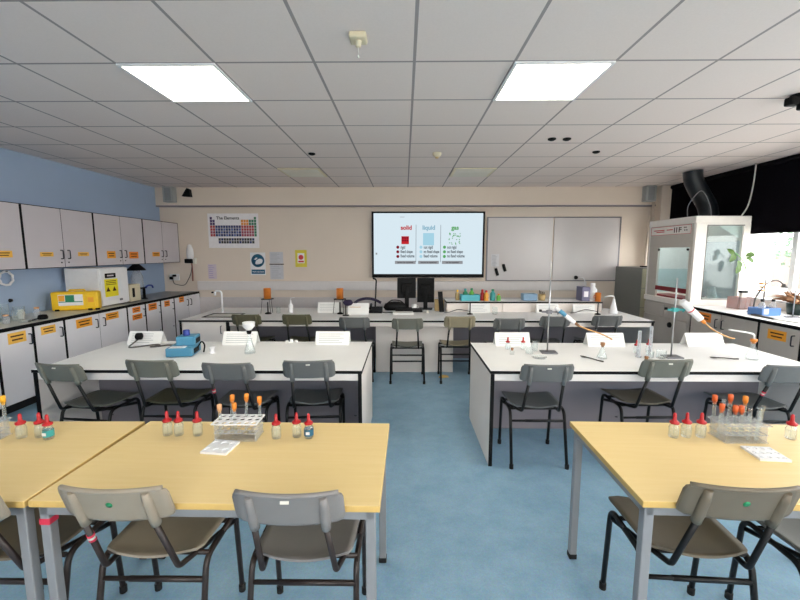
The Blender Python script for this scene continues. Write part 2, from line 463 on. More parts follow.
# ------------------------------------------------------------------ ceiling fittings
PANEL = 4.5
lamp_em = emit('light_panel_diffuser', (255, 248, 226), PANEL)
def ceiling_light(x, y, label):
    t = thing('ceiling_light', label, 'ceiling light', (x, y, H), 0, 'square ceiling light panels')
    f = bmn()
    for a in ((-.3, .3, -.3, -.28), (-.3, .3, .28, .3), (-.3, -.28, -.28, .28), (.28, .3, -.28, .28)): box(f, *a, -.012, .0, .002)
    obj('frame', f, M['white'], t)
    d = bmn(); box(d, -.28, .28, -.28, .28, -.008, -.002); obj('diffuser', d, lamp_em, t)
ceiling_light(-1.443, 2.82, 'glowing square ceiling panel on the left, nearer the blue wall')
ceiling_light(0.957, 2.82, 'glowing square ceiling panel on the right, nearer the black blind')
def area(name, loc, sx, sy, power, col, rot=(0, 0, 0)):
    l = bpy.data.lights.new(name, 'AREA'); l.shape = 'RECTANGLE'; l.size = sx; l.size_y = sy; l.energy = power; l.color = col
    o = bpy.data.objects.new(name, l); COL.objects.link(o); o.location = loc; o.rotation_euler = rot
    return o
for i, (x, y) in enumerate(((-1.443, -.78), (.957, -.78), (3.357, -.78), (-3.243, -.78))):  # unseen fill lamps added behind the camera to brighten the room
    area('rear_fill_light', (x, y, H - .012), .56, .56, PANEL * PI * .3136, (1, .96, .88))

t = thing('pull_switch', 'cream ceiling pull switch with short cord, near the top centre', 'switch', (-.245, 2.225, H))
b = bmn(); box(b, -.045, .045, -.045, .045, -.03, 0, .008); obj('base', b, M['cream_box'], t)
b = bmn(); lathe(b, [(.0, -.06), (.014, -.058), (.018, -.03)], seg=12); obj('toggle', b, M['cream_box'], t)
b = bmn(); tube(b, [(0, 0, -.06), (0, 0, -.10)], .002, 6); lathe(b, [(0, -.115), (.005, -.112), (.004, -.10), (0, -.098)], seg=8); obj('cord', b, M['offwhite'], t)
t = thing('smoke_detector', 'small round cream smoke detector on the ceiling above the screen', 'smoke detector', (.371, 4.72, H))
b = bmn(); lathe(b, [(.05, 0), (.05, -.02), (.035, -.04), (0, -.045)]); obj('base', b, M['cream_box'], t)
b = bmn(); lathe(b, [(.02, -.045), (.018, -.06), (0, -.062)]); obj('sensor', b, M['tan'], t)
for x, y, lab in ((1.475, 4.15, 'left one of a pair of small black ceiling spots'), (1.625, 4.15, 'right one of a pair of small black ceiling spots'),
                  (2.164, 4.67, 'lone small dark ceiling sensor toward the black duct'), (-1.07, 4.72, 'lone small dark ceiling sensor left of the pull switch line')):
    o = obj('ceiling_sensor', lathe(bmn(), [(.04, 0), (.04, -.012), (.02, -.022), (0, -.024)]), M['black'], None, (x, y, H)); tag(o, lab, 'sensor')
for x, y, lab in ((-1.443, 5.82, 'cream square vent panel in the ceiling left of the screen'), (.957, 5.82, 'cream square vent panel in the ceiling right of the screen')):
    t = thing('ceiling_vent', lab, 'vent', (x, y, H))
    b = bmn(); box(b, -.29, .29, -.29, .29, -.012, 0, .003); obj('panel', b, M['cream_box'], t)
    b = bmn()
    for k in range(6): box(b, -.25, .25, -.25 + k * .09, -.2 + k * .09, -.016, -.011)
    obj('slat', b, M['offwhite'], t)
t = thing('ceiling_camera', 'black ceiling mounted bracket and device at the upper right edge', 'camera', (2.86, 3.05, H))
b = bmn(); lathe(b, [(.06, 0), (.06, -.02), (.02, -.03)]); obj('mount', b, M['black'], t)
b = bmn(); tube(b, fillet([(0, 0, -.02), (0, 0, -.05), (.05, -.02, -.07)], .03), .012, 8); tube(b, [(.05, .03, -.03), (.16, .06, -.02)], .016, 8); obj('arm', b, M['black'], t)
b = bmn(); box(b, -.085, -.005, -.03, .04, -.075, -.015, .012); box(b, -.03, .18, -.05, .0, -.115, -.06, .012); obj('head', b, M['black'], t)

# ------------------------------------------------------------------ wall and base cabinets on the left
def handle_bm(h=.1, out=.03, r=.006):
    return tube(bmn(), fillet([(0, 0, h / 2), (out, 0, h / 2), (out, 0, -h / 2), (0, 0, -h / 2)], .012, 3), r, 8)

def label_bm(w, h):
    """card with two lines of ink, facing +x; material slots: card, ink"""
    b = bmn(); box(b, 0, .002, -w / 2, w / 2, -h / 2, h / 2)
    for k in range(2):
        z = h * (.17 - .34 * k); ww = w * (.36 if k == 0 else .30)
        box(b, .002, .0026, -ww, ww, z - h * .07, z + h * .07, mi=1)
    return b

def cabinet(name, label, cat, group, side, x_front, y0, y1, z0, z1, depth, doors, dm, plinth=False):
    """side=+1: the doors face +x (left wall); -1: they face -x (right wall).
    doors: list of (ya, yb, handle y or None, [(label y, z, w, h, material)])"""
    t = thing(name, label, cat, (x_front, (y0 + y1) / 2, 0), 0, group)
    yc = (y0 + y1) / 2; s = side
    def sx(a, b): return (min(s * a, s * b), max(s * a, s * b))
    b = bmn(); zz = z0 + (.10 if plinth else 0)
    box(b, *sx(-depth, -.022), y0 - yc + .001, y1 - yc - .001, zz, z1, .001); obj('body', b, dm, t)
    if plinth:
        b = bmn(); box(b, *sx(-depth + .02, -.08), y0 - yc + .001, y1 - yc - .001, 0.001, zz); obj('plinth', b, M['dark_gap'], t)
    # front edge of the carcass, seen as the black lines round the doors
    b = bmn(); e0, e1 = y0 - yc + .0005, y1 - yc - .0005; ZT_ = z1 - .0005
    box(b, *sx(-.022, -.003), e0, doors[0][0] - yc - .001, zz, ZT_); box(b, *sx(-.022, -.003), doors[-1][1] - yc + .001, e1, zz, ZT_)
    box(b, *sx(-.022, -.003), e0 + .01, e1 - .01, ZT_ - .0065, ZT_); box(b, *sx(-.022, -.003), e0 + .01, e1 - .01, zz, zz + .005)
    box(b, *sx(-.022, -.0195), e0 + .01, e1 - .01, zz + .004, ZT_ - .004)
    if len(doors) == 2: box(b, *sx(-.022, -.002), doors[0][1] - yc + .0005, doors[1][0] - yc - .0005, zz, ZT_)
    obj('front_edging', b, M['black_edge'], t)
    for (ya, yb, hy, labs) in doors:
        b = bmn(); box(b, *sx(-.019, 0), ya - yc, yb - yc, zz + .006, z1 - .008, .002)
        d = obj('door', b, dm, t)
        if hy is not None:
            zh = z0 + .155 if not plinth else z1 - .12
            b = handle_bm(); h = obj('handle', b, M['handle'], d, (0, hy - yc, zh), 0 if s > 0 else PI)
            zl = zh - .095 if not plinth else zh - .33
            b = bmn(); tube(b, [(0, 0, 0), (s * .006, 0, 0)], .009, 10); obj('lock', b, M['handle'], d, (0, hy - yc, zl))
        for (ly, lz, lw, lh, lm) in labs:
            q = obj('label_card', label_bm(lw, lh), [lm, M['ink']], d, (s * .0005, ly - yc, lz), 0 if s > 0 else PI)
    return t

OL, AL, DL = M['orange_lab'], M['amber_lab'], M['deep_lab']
XU = -4.08
def dbl(y0, y1, gap=.015): m = (y0 + y1) / 2; return m
cg = 'grey wall cabinets above the left worktop'
wall_units = [
    (3.26, 4.245, 'grey double wall cabinet cut off by the left photo edge', [(4.0, 1.535, .20, .07, AL)], [], None),
    (4.245, 5.228, 'grey double wall cabinet straight above the yellow case', [(4.50, 1.53, .17, .05, AL)], [(5.02, 1.53, .17, .05, AL)], None),
    (5.228, 6.212, 'grey double wall cabinet above the white incubator, with square orange labels', [(5.50, 1.52, .16, .10, OL)], [(5.96, 1.51, .20, .10, DL)], None),
    (6.212, 7.19, 'grey double wall cabinet in the far corner by the cream wall', [(6.50, 1.52, .19, .07, OL)], [], None),
]
for (y0, y1, lab, la, lb, _) in wall_units:
    m = (y0 + y1) / 2
    cabinet('wall_cabinet', lab, 'cabinet', cg, 1, XU, y0, y1, 1.372, 2.07, .316,
            [(y0 + .016, m - .004, m - .05, la), (m + .004, y1 - .016, m + .05, lb)], M['door_grey'])
XB = -3.75
bg = 'grey base cabinets along the left wall'
base_units = [
    (2.95, 3.53, 'grey single base cabinet at the left photo edge, almost out of view', [(2.966, 3.514, 3.46, [])]),
    (3.53, 3.895, 'grey single base cabinet with a wide amber label under the glassware, leftmost labelled door', [(3.546, 3.879, 3.84, [(3.72, .735, .18, .105, AL)])]),
    (3.895, 4.263, 'grey single base cabinet with an amber label, left of the yellow case', [(3.911, 4.247, 4.20, [(4.06, .745, .17, .085, AL)])]),
    (4.263, 5.26, 'wide grey double base cabinet below the yellow case', [(4.279, 4.758, 4.70, [(4.53, .735, .23, .10, OL)]), (4.764, 5.244, 4.82, [(4.98, .745, .22, .085, OL)])]),
    (5.26, 5.64, 'grey single base cabinet with two stacked orange labels', [(5.276, 5.624, 5.58, [(5.44, .755, .16, .075, DL), (5.45, .655, .20, .075, DL)])]),
    (5.64, 6.00, 'grey single base cabinet with one large deep orange label', [(5.656, 5.984, 5.95, [(5.80, .75, .19, .10, DL)])]),
    (6.00, 6.36, 'grey single base cabinet with a small orange label, second unit from the far corner', [(6.016, 6.344, 6.30, [(6.16, .75, .14, .09, DL)])]),
    (6.36, 7.18, 'grey double base cabinet in the far corner by the cream wall', [(6.376, 6.775, 6.73, [(6.57, .765, .14, .09, DL)]), (6.781, 7.164, 6.83, [])]),
]
for (y0, y1, lab, doors) in base_units:
    cabinet('base_cabinet', lab, 'cabinet', bg, 1, XB, y0, y1, 0, .815, .63, doors, M['door_lav'], True)
t = thing('worktop', 'long pale worktop with black edge along the blue wall', 'worktop', (0, 0, 0))
b = bmn(); box(b, -4.385, -3.742, 2.6, 5.30, .8165, .846, .002); obj('near_top', b, M['left_top'], t)
b = bmn(); box(b, -4.385, -3.742, 5.302, 7.135, .8165, .846, .002); obj('far_top', b, M['dark_top'], t)
b = bmn(); box(b, -3.742, -3.736, 2.6, 7.135, .8165, .8465); obj('edging', b, M['black_edge'], t)
ZW = .8466

# yellow case, incubator, cream box and the sink corner
t = thing('yellow_case', 'yellow plastic carry case with green and white front label on the left worktop', 'case', (-4.0, 4.735, ZW), .375)
b = bmn(); box(b, -.245, .228, 0, .135, 0.004, .232, .022, seg=3); obj('shell', b, M['yellow'], t)
b = bmn(); box(b, -.17, .075, -.005, .001, .065, .198, .004); obj('label_panel', b, M['white'], t)
b = bmn(); box(b, -.10, -.01, -.0068, -.005, .105, .192, .012); box(b, -.165, .07, -.0066, -.005, .105, .115); obj('green_mark', b, M['green'], t)
b = bmn(); box(b, -.165, -.105, -.0066, -.005, .12, .19); obj('orange_mark', b, M['orange_lab'], t)
b = bmn(); box(b, .11, .20, -.012, .002, .03, .18, .008); lt = obj('latch', b, M['yellow'], t)
b = bmn(); box(b, .125, .185, -.0135, -.0115, .10, .16, .003); obj('latch_label', b, M['orange_lab'], lt)
b = bmn()
for x in (-.19, .14, .215): box(b, x - .022, x + .022, -.008, .02, .0, .022, .005)
obj('corner_bumper', b, M['black'], t)
b = bmn(); tube(b, fillet([(-.08, .07, .228), (-.075, .07, .248), (.075, .07, .248), (.08, .07, .228)], .02), .010, 8); obj('handle', b, M['yellow'], t)

t = thing('incubator', 'tall white incubator with yellow warning label beside the yellow case', 'incubator', (-4.085, 5.13, ZW))
b = bmn(); box(b, -.225, .212, -.165, .335, .012, .505, .012); obj('housing', b, M['white'], t)
b = bmn(); box(b, .212, .235, -.155, .335, .025, .50, .008); d = obj('door', b, M['white'], t)
b = bmn(); box(b, .2355, .24, -.09, .10, .375, .435, .004); obj('display', b, M['black'], d)
b = bmn(); box(b, .2401, .2406, -.055, .06, .397, .413); obj('display_print', b, M['door_grey'], d)
b = bmn(); box(b, .2355, .2375, -.105, .13, .13, .36, .003); obj('warning_label', b, M['yellow2'], d)
b = bmn()
for y in (-.05, .06):
    prism(b, [(y - .035, .20), (y + .035, .20), (y, .26)], 'x', .2376, .239)
for k in range(3): box(b, .2376, .2385, -.08, .10, .285 + k * .022, .293 + k * .022)
obj('warning_print', b, M['ink'], d)
b = bmn(); box(b, .235, .25, .14, .19, .06, .09, .006); obj('latch', b, M['alu'], d)
b = bmn(); box(b, -.2, .2, -.14, .31, .006, .0125)
for x in (-.16, .16):
    for y in (-.12, .28): lathe(b, [(.02, 0), (.02, .013), (0, .014)], x, y, 0, 10)
obj('foot', b, M['rubber'], t)
t = thing('power_supply', 'small cream box with dark dial standing right of the incubator', 'power supply', (-3.95, 5.63, ZW))
b = bmn(); box(b, -.11, .08, -.11, .11, .008, .25, .01); obj('casing', b, M['cream_box'], t)
b = bmn(); box(b, .08, .084, -.07, -.02, .07, .2, .004); obj('dial_panel', b, M['black'], t)
b = bmn(); box(b, -.09, .06, -.09, .09, 0, .009); obj('base', b, M['rubber'], t)
t = thing('wash_bottle', 'pale water bottle with black domed cap standing in the far left corner', 'bottle', (-4.12, 6.05, ZW))
b = bmn(); lathe(b, [(0, 0), (.075, 0), (.08, .02), (.08, .33), (.05, .42), (.035, .44)]); obj('body', b, M['glass2'], t)
b = bmn(); lathe(b, [(.13, .43), (.12, .45), (.05, .52), (.02, .55), (0, .555)]); obj('cap', b, M['black'], t)
t = thing('bench_tap', 'dark blue-black double tap at the small sink in the far left corner', 'tap', (-3.98, 5.98, ZW))
b = bmn(); lathe(b, [(.045, 0), (.04, .012), (.02, .02), (.02, .16), (0, .165)]); obj('column', b, M['black'], t)
b = bmn(); tube(b, fillet([(0, 0, .15), (0, .10, .2), (0, .2, .19), (0, .22, .15)], .04), .013, 8); obj('spout', b, M['navy'], t)
b = bmn(); box(b, -.012, .012, -.07, .06, .155, .18, .006); obj('lever', b, M['black'], t)
# glassware heap and adaptor at the near end of the left worktop
def beaker(name, x, y, z, r, h, label, m='glass', group=None, cat='beaker'):
    b = bmn(); lathe(b, [(0, .002), (r * .92, .002), (r, r * .15), (r, h * .95), (r * 1.08, h), (r * .98, h * .99), (r * .95, h * .94), (r * .95, r * .2), (0, .006)], seg=18)
    o = obj(name, b, M[m], None, (x, y, z)); return tag(o, label, cat, group)
beaker('beaker', -4.16, 3.92, ZW, .06, .15, 'tall glass beaker nearest the left photo edge on the worktop')
beaker('beaker', -4.22, 4.06, ZW, .055, .17, 'tall clear beaker at the back of the glassware heap by the blue wall')
beaker('beaker', -4.02, 4.02, ZW, .045, .11, 'short beaker at the front of the glassware heap')
beaker('beaker', -4.20, 4.22, ZW, .05, .12, 'beaker at the right end of the glassware heap, nearest the yellow case')
beaker('petri_dish', -3.86, 3.93, ZW, .05, .02, 'flat glass dish on the front edge of the left worktop', cat='dish')
for i, (x, y, r, h, m, lab) in enumerate(((-4.10, 4.14, .03, .10, 'offwhite', 'small pale jar in the middle of the glassware heap'), (-4.05, 4.27, .028, .11, 'peach', 'small pinkish jar at the right of the glassware heap'),
                                       (-4.26, 3.96, .035, .13, 'glass2', 'cloudy jar at the back of the glassware heap by the left edge'), (-3.98, 3.86, .028, .09, 'peach', 'small pinkish jar at the left photo edge'))):
    t = thing('jar', lab, 'jar', (x, y, ZW), 0, 'jars in the glassware heap')
    b = bmn(); lathe(b, [(0, 0), (r, 0), (r * 1.04, .006), (r * 1.04, h * .72), (r * .7, h * .84)], seg=14); obj('body', b, M['glass2'] if m != 'offwhite' else M['offwhite'], t)
    b = bmn(); lathe(b, [(r * .8, h * .82), (r * .8, h * .98), (0, h)], seg=14); obj('lid', b, M[m if m != 'glass2' else 'black'], t)
t = thing('plug_adaptor', 'black round plug adaptor with short lead lying left of the yellow case', 'adaptor', (-3.86, 4.13, ZW))
b = bmn(); lathe(b, [(0, 0), (.042, 0), (.045, .02), (.035, .045), (0, .05)]); obj('head', b, M['black'], t)
b = bmn(); tube(b, [(0, -.04, .016), (.0, -.09, .01), (.02, -.18, .008)], .008, 8); obj('lead', b, M['black'], t)
t = thing('hose_coil', 'white coiled hose hanging on the blue wall at the left edge', 'hose', (-4.365, 4.28, 1.27))
b = bmn(); tube(b, [(.012 * (k % 2), .075 * math.cos(k * PI / 8), .075 * math.sin(k * PI / 8)) for k in range(41)], .012, 8); obj('coil', b, M['white'], t)
b = bmn(); tube(b, [(-.034, 0, .075), (.03, 0, .078)], .006, 8); obj('hook', b, M['alu'], t)
t = thing('wall_hook', 'small black stopper peg on the blue wall above the glassware', 'hook', (-4.395, 4.33, 1.02))
b = bmn(); lathe(b, [(.022, 0), (.016, .02), (0, .022)], seg=10); o = obj('peg', b, M['black'], t); o.rotation_euler = (0, PI / 2, 0)

# ------------------------------------------------------------------ things on the back wall
def wall_sheet(name, x0, x1, z0, z1, m, label, cat, group=None, y=YB, t=.003):
    b = bmn(); box(b, x0, x1, y - t, y - .0004, z0, z1)
    o = obj(name, b, m); return tag(o, label, cat, group)
# periodic table poster
px0, px1, pz0, pz1 = -3.54, -2.625, 1.63, 2.243
t = thing('periodic_table_poster', 'periodic table poster with coloured element squares on the cream wall', 'poster', (px0, YB, pz0))
W_, H_ = px1 - px0, pz1 - pz0
b = bmn(); box(b, 0, W_, -.004, -.0004, 0, H_); obj('sheet', b, mat('poster_paper', (240, 236, 238), .5), t)
cols = [mat('cell_purple', (74, 52, 104)), mat('cell_red', (176, 62, 66)), mat('cell_navy', (46, 56, 108)), mat('cell_blue', (92, 104, 160)),
        mat('cell_orange', (226, 148, 62)), mat('cell_green', (60, 126, 96)), mat('cell_black', (54, 52, 54)), mat('cell_crimson', (156, 70, 92))]
b = bmn(); cw = W_ * .92 / 18; ch = H_ * .082
def cell(c, r, mi, z_off=0):
    x = W_ * .04 + c * cw; z = H_ * .90 - r * ch - z_off
    box(b, x + .004, x + cw - .003, -.0052, -.0042, z - ch + .006, z, mi=mi)
for r in range(7):
    for c in range(18):
        if r == 0 and c not in (0, 17): continue
        if r in (1, 2) and 2 <= c < 12: continue
        if c < 2: mi = (0, 0, 0, 1, 1, 7, 1)[r]
        elif c < 12: mi = 2 if (r == 3 or (c + r) % 3) else 3
        elif c == 17: mi = 5
        else: mi = 4 if (r < 3 and c < 15) else (5 if r < 3 else (1 if r < 5 else 7))
        cell(c, r, mi)
for r in range(2):
    for c in range(3, 17): cell(c, r + 7.5, 6 if (c + r) % 4 else 2)
obj('element_squares', b, cols, t)
lettering('lettering', 'The Elements', .075, mat('cell_black', (54, 52, 54)), t, (W_ * .40, -.0055, H_ * .865), (PI / 2, 0, 0))
# hand-wash sign
t = thing('hand_wash_sign', 'blue and white round hand washing sign above the trunking', 'sign', (-2.664, YB, 1.14))
b = bmn(); box(b, -.138, .138, -.004, -.0004, 0, .408, .002); obj('panel', b, M['white'], t)
blue = mat('sign_blue', (24, 92, 124), .5)
b = bmn(); lathe(b, [(0, -.001), (.118, -.001), (.118, .001), (0, .001)], seg=32)
o = obj('disc', b, blue, t, (0, -.0055, .262)); o.rotation_euler = (PI / 2, 0, 0)
b = bmn(); prism(b, [(-.05, -.05), (-.03, .0), (.02, .035), (.075, .03), (.09, .0), (.075, -.045), (.02, -.065), (-.03, -.07)], 'y', -.0082, -.0068)
prism(b, [(-.07, .02), (-.03, .055), (0, .05), (-.035, .012)], 'y', -.0082, -.0068); obj('hands_symbol', b, M['white'], t, (0, 0, .262))
b = bmn(); box(b, -.122, .122, -.006, -.0042, .02, .1); obj('caption_bar', b, blue, t)
lettering('lettering', 'Wash your hands', .03, M['white'], t, (0, -.007, .06), (PI / 2, 0, 0))
# notices
def notice(x0, x1, z0, z1, m, pm, rows, label):
    t = thing('notice', label, 'notice', ((x0 + x1) / 2, YB, z0))
    w, h = (x1 - x0) / 2, z1 - z0
    b = bmn(); box(b, -w, w, -.003, -.0004, 0, h); obj('sheet', b, m, t)
    b = bmn()
    for k in range(rows):
        z = h * (.9 - .8 * k / max(1, rows - 1)); ww = w * random.uniform(.55, .85)
        box(b, -w * .85, -w * .85 + ww * 2 * .85, -.004, -.0031, z - h * .02, z + h * .02)
    obj('print', b, pm, t)
    return t
notice(-3.585, -3.43, 1.067, 1.335, mat('lavender_paper', (212, 198, 208), .8), M['violet'], 7, 'pale lavender list sheet below the periodic table poster')
notice(-2.447, -2.205, 1.35, 1.557, mat('pale_sheet', (200, 200, 206), .8), M['print'], 8, 'pale printed sheet right of the hand washing sign, upper of two')
notice(-2.447, -2.205, 1.062, 1.325, mat('pale_sheet', (200, 200, 206), .8), M['print'], 7, 'pale printed sheet under a dark line right of the hand washing sign, lower of two')
b = bmn(); box(b, -2.455, -2.195, YB - .004, YB - .0004, 1.328, 1.345); tag(obj('sheet_clip', b, M['black']), 'dark strip between the two pale printed sheets', 'strip')
t = thing('warning_notice', 'bright yellow notice with red emblem on the cream wall', 'notice', (-1.877, YB, 1.286))
b = bmn(); box(b, -.105, .105, -.003, -.0004, 0, .307); obj('sheet', b, mat('yellow_notice', (222, 206, 70), .7), t)
b = bmn(); box(b, -.062, .062, -.0045, -.0031, .07, .25); obj('white_panel', b, M['paper'], t)
b = bmn(); prism(b, [(.045 * math.cos(a * PI / 8), .175 + .045 * math.sin(a * PI / 8)) for a in range(16)], 'y', -.0058, -.0046); box(b, -.05, .05, -.0058, -.0046, .085, .115); obj('emblem', b, M['rednote'], t)
# dispenser with cable and socket in the left corner
t = thing('wall_phone', 'white oval wall unit with black base and red-brown cable in the left corner', 'wall unit', (-3.87, YB, 1.376))
b = bmn(); lathe(b, [(0, 0), (.05, .01), (.065, .08), (.06, .2), (.03, .28), (0, .29)], 0, 0, 0, 16, sx=1, sy=.7); obj('cover', b, M['white'], t, (0, -.05, .03))
b = bmn(); box(b, -.09, .05, -.10, -.001, -.02, .06, .015); obj('base', b, M['black'], t)
b = bmn(); box(b, .05, .095, -.07, -.001, -.03, .075, .01); obj('side_block', b, M['offwhite'], t)
b = bmn(); tube(b, [(.0, -.012, -.02), (.005, -.012, -.2), (-.0, -.012, -.345)], .011, 8); obj('cable', b, mat('red_brown_cable', (140, 74, 58), .5), t)
t = thing('wall_socket', 'double wall socket with a black plug by the far left corner', 'socket', (-4.20, YB, 1.04))
b = bmn(); box(b, -.09, .09, -.02, -.0005, 0, .12, .006); obj('plate', b, M['white'], t)
b = bmn(); box(b, -.075, -.02, -.06, -.02, .02, .07, .008); box(b, -.02, .04, -.055, -.02, .07, .11, .008); obj('plug', b, M['black'], t)
b = bmn(); tube(b, fillet([(-.02, -.04, .02), (.0, -.05, -.06), (.2, -.05, -.10), (.32, -.04, .12), (.34, -.03, .28)], .08), .006, 6); obj('lead', b, M['cable'], t)
# loudspeakers on the boxing
for x, lab in ((-4.10, 'grey corner loudspeaker up on the left of the back wall'), (4.21, 'grey corner loudspeaker up on the right of the back wall')):
    t = thing('wall_speaker', lab, 'speaker', (x, YB - .10, 2.42))
    b = bmn(); box(b, -.09, .09, -.13, -.001, 0, .262, .01); obj('cabinet', b, mat('speaker_grey', (166, 168, 168), .5), t)
    b = bmn(); box(b, -.055, .055, -.136, -.13, .02, .24, .003); obj('grille', b, mat('speaker_grille', (140, 144, 146), .6), t)
t = thing('wall_camera', 'small black camera on the boxing beside the left speaker', 'camera', (-3.80, YB - .10, 2.55))
b = bmn(); box(b, -.03, .03, -.02, -.001, -.02, .06, .005); obj('bracket', b, M['black'], t)
b = bmn(); prism(b, [(-.075, -.03), (.075, -.04), (.06, .09), (.02, .11)], 'y', -.10, -.02); obj('body', b, M['black'], t)

# ------------------------------------------------------------------ the big screen
ty = YB - .092
t = thing('display_screen', 'large wall mounted flat screen showing the solid, liquid, gas slide', 'screen', (.418, YB, 1.09))
def tz(z): return z - 1.09
b = bmn(); box(b, -1.0, 1.0, -.085, -.001, .012, 1.175, .008); obj('casing', b, M['black'], t)
b = bmn()
box(b, -1.0, 1.0, -.094, -.085, 1.146, 1.175, .002); box(b, -1.0, 1.0, -.094, -.085, .012, .075, .002)
box(b, -1.0, -.966, -.094, -.085, .075, 1.146, .002); box(b, .966, 1.0, -.094, -.085, .075, 1.146, .002); obj('bezel', b, M['black'], t)
b = bmn(); box(b, -.966, .966, -.089, -.086, .075, 1.146); scr = obj('panel', b, emit('screen_white', (220, 237, 246), SCR), t)
SY = -.0895
ink_d = emit('screen_dark', (40, 40, 46), SCR); ink_r = emit('screen_red', (196, 40, 48), SCR); ink_b = emit('screen_blue', (168, 214, 232), SCR)
ink_g = emit('screen_green', (90, 168, 96), SCR); ink_y = emit('screen_grey', (150, 152, 156), SCR); ink_m = emit('screen_maroon', (128, 22, 44), SCR)
rx = (PI / 2, 0, 0)
colx = (-.382, .005, .468)
for cx, wd, m in ((-.388, 'solid', ink_r), (.01, 'liquid', emit('screen_steel', (140, 184, 204), SCR)), (.475, 'gas', ink_g)):
    lettering('slide_title', wd, .105, m, scr, (cx, SY, .892), rx, bold=.035)
b = bmn()
for x in (-.215, .222): box(b, x - .003, x + .003, SY, SY + .0004, .285, .945)
obj('slide_rule', b, ink_d, scr)
b = bmn(); box(b, -.475, -.34, SY, SY + .0004, .605, .745); obj('slide_square', b, ink_r, scr)
b = bmn()
for i in range(3):
    for k in range(2): box(b, -.462 + i * .04, -.432 + i * .04, SY - .0004, SY, .70 - k * .045, .73 - k * .045)
obj('slide_particle', b, ink_m, scr)
b = bmn(); box(b, -.09, .105, SY, SY + .0004, .585, .80); obj('slide_beaker', b, ink_b, scr)
b = bmn()
for k in range(34):
    x, z = .47 + random.uniform(-.10, .10), .70 + random.uniform(-.1, .1)
    box(b, x - .008, x + .008, SY, SY + .0004, z - .008, z + .008)
obj('slide_gas_dots', b, ink_g, scr)
texts = [(('rigid', 'fixed shape', 'fixed volume'), -.47, ink_m), (('not rigid', 'no fixed shape', 'fixed volume'), -.058, ink_b), (('not rigid', 'no fixed shape', 'no fixed volume'), .36, ink_g)]
for lines, x, m in texts:
    for k, s in enumerate(lines):
        b = bmn(); z = .552 - k * .082
        prism(b, [(x - .068 + .028 * math.cos(a * PI / 5), z + .028 * math.sin(a * PI / 5)) for a in range(10)], 'y', SY, SY + .0004)
        obj('slide_bullet', b, m, scr)
    lettering('slide_lettering', '\n'.join(lines), .052, ink_d, scr, (x - .02, SY, .472), rx, 'LEFT', .92).data.transform(Matrix.Diagonal((1, 1.48, 1, 1)))
for x, s in ((-.405, 'cannot be squashed'), (.01, 'cannot be squashed'), (.435, 'can be squashed')):
    b = bmn(); box(b, x - .185, x + .185, SY, SY + .0004, .255, .31); obj('slide_bar', b, ink_y, scr)
    lettering('slide_lettering', s, .036, ink_d, scr, (x, SY - .0006, .282), rx)
b = bmn(); box(b, -.935, -.905, SY, SY + .0004, .42, .455); box(b, -.50, -.42, SY, SY + .0004, 1.075, 1.083); obj('slide_icon', b, ink_y, scr)

# whiteboards right of the screen
for x0, x1, lab in ((1.47, 2.652, 'left half of the wide whiteboard, next to the screen'), (2.656, 3.845, 'right half of the wide whiteboard, next to the filing cabinet')):
    t = thing('whiteboard', lab, 'whiteboard', ((x0 + x1) / 2, YB, 1.036), 0, 'whiteboards right of the screen')
    w = (x1 - x0) / 2
    b = bmn(); box(b, -w + .012, w - .012, -.018, -.001, .015, 1.128); obj('writing_surface', b, M['wb'], t)
    b = bmn()
    box(b, -w, w, -.024, -.001, 0, .018, .002); box(b, -w, w, -.024, -.001, 1.122, 1.14, .002)
    if x0 < 2: box(b, -w, -w + .022, -.024, -.001, .018, 1.122, .002)
    else: box(b, w - .022, w, -.024, -.001, .018, 1.122, .002)
    obj('frame', b, M['alu'], t)
notice_ = notice(1.56, 1.70, 1.30, 1.52, mat('faint_sheet', (212, 212, 216), .7), M['print'], 8, 'faint printed sheet stuck on the whiteboard, left of the erasers'); notice_.location.y = YB - .018
for x, z, lab in ((1.662, 1.20, 'black board eraser clinging low on the whiteboard, left one'), (1.795, 1.275, 'black board eraser clinging on the whiteboard, right one')):
    b = bmn(); box(b, -.025, .025, -.035, -.0005, -.07, .07, .012); o = obj('board_eraser', b, M['black'], None, (x, YB - .018, z)); o.rotation_euler = (0, -.3, 0); tag(o, lab, 'eraser')
t = thing('cable_socket', 'round black cable knob low on the right of the whiteboard', 'socket', (3.09, YB - .0205, 1.10))
b = bmn(); lathe(b, [(.035, 0), (.03, .03), (0, .032)], seg=14); o = obj('knob', b, M['black'], t); o.rotation_euler = (PI / 2, 0, 0)
b = bmn(); tube(b, fillet([(.0, -.02, 0), (.13, -.03, .0), (.15, -.04, -.06), (.16, -.06, -.25)], .04), .008, 6); obj('lead', b, M['white'], t)

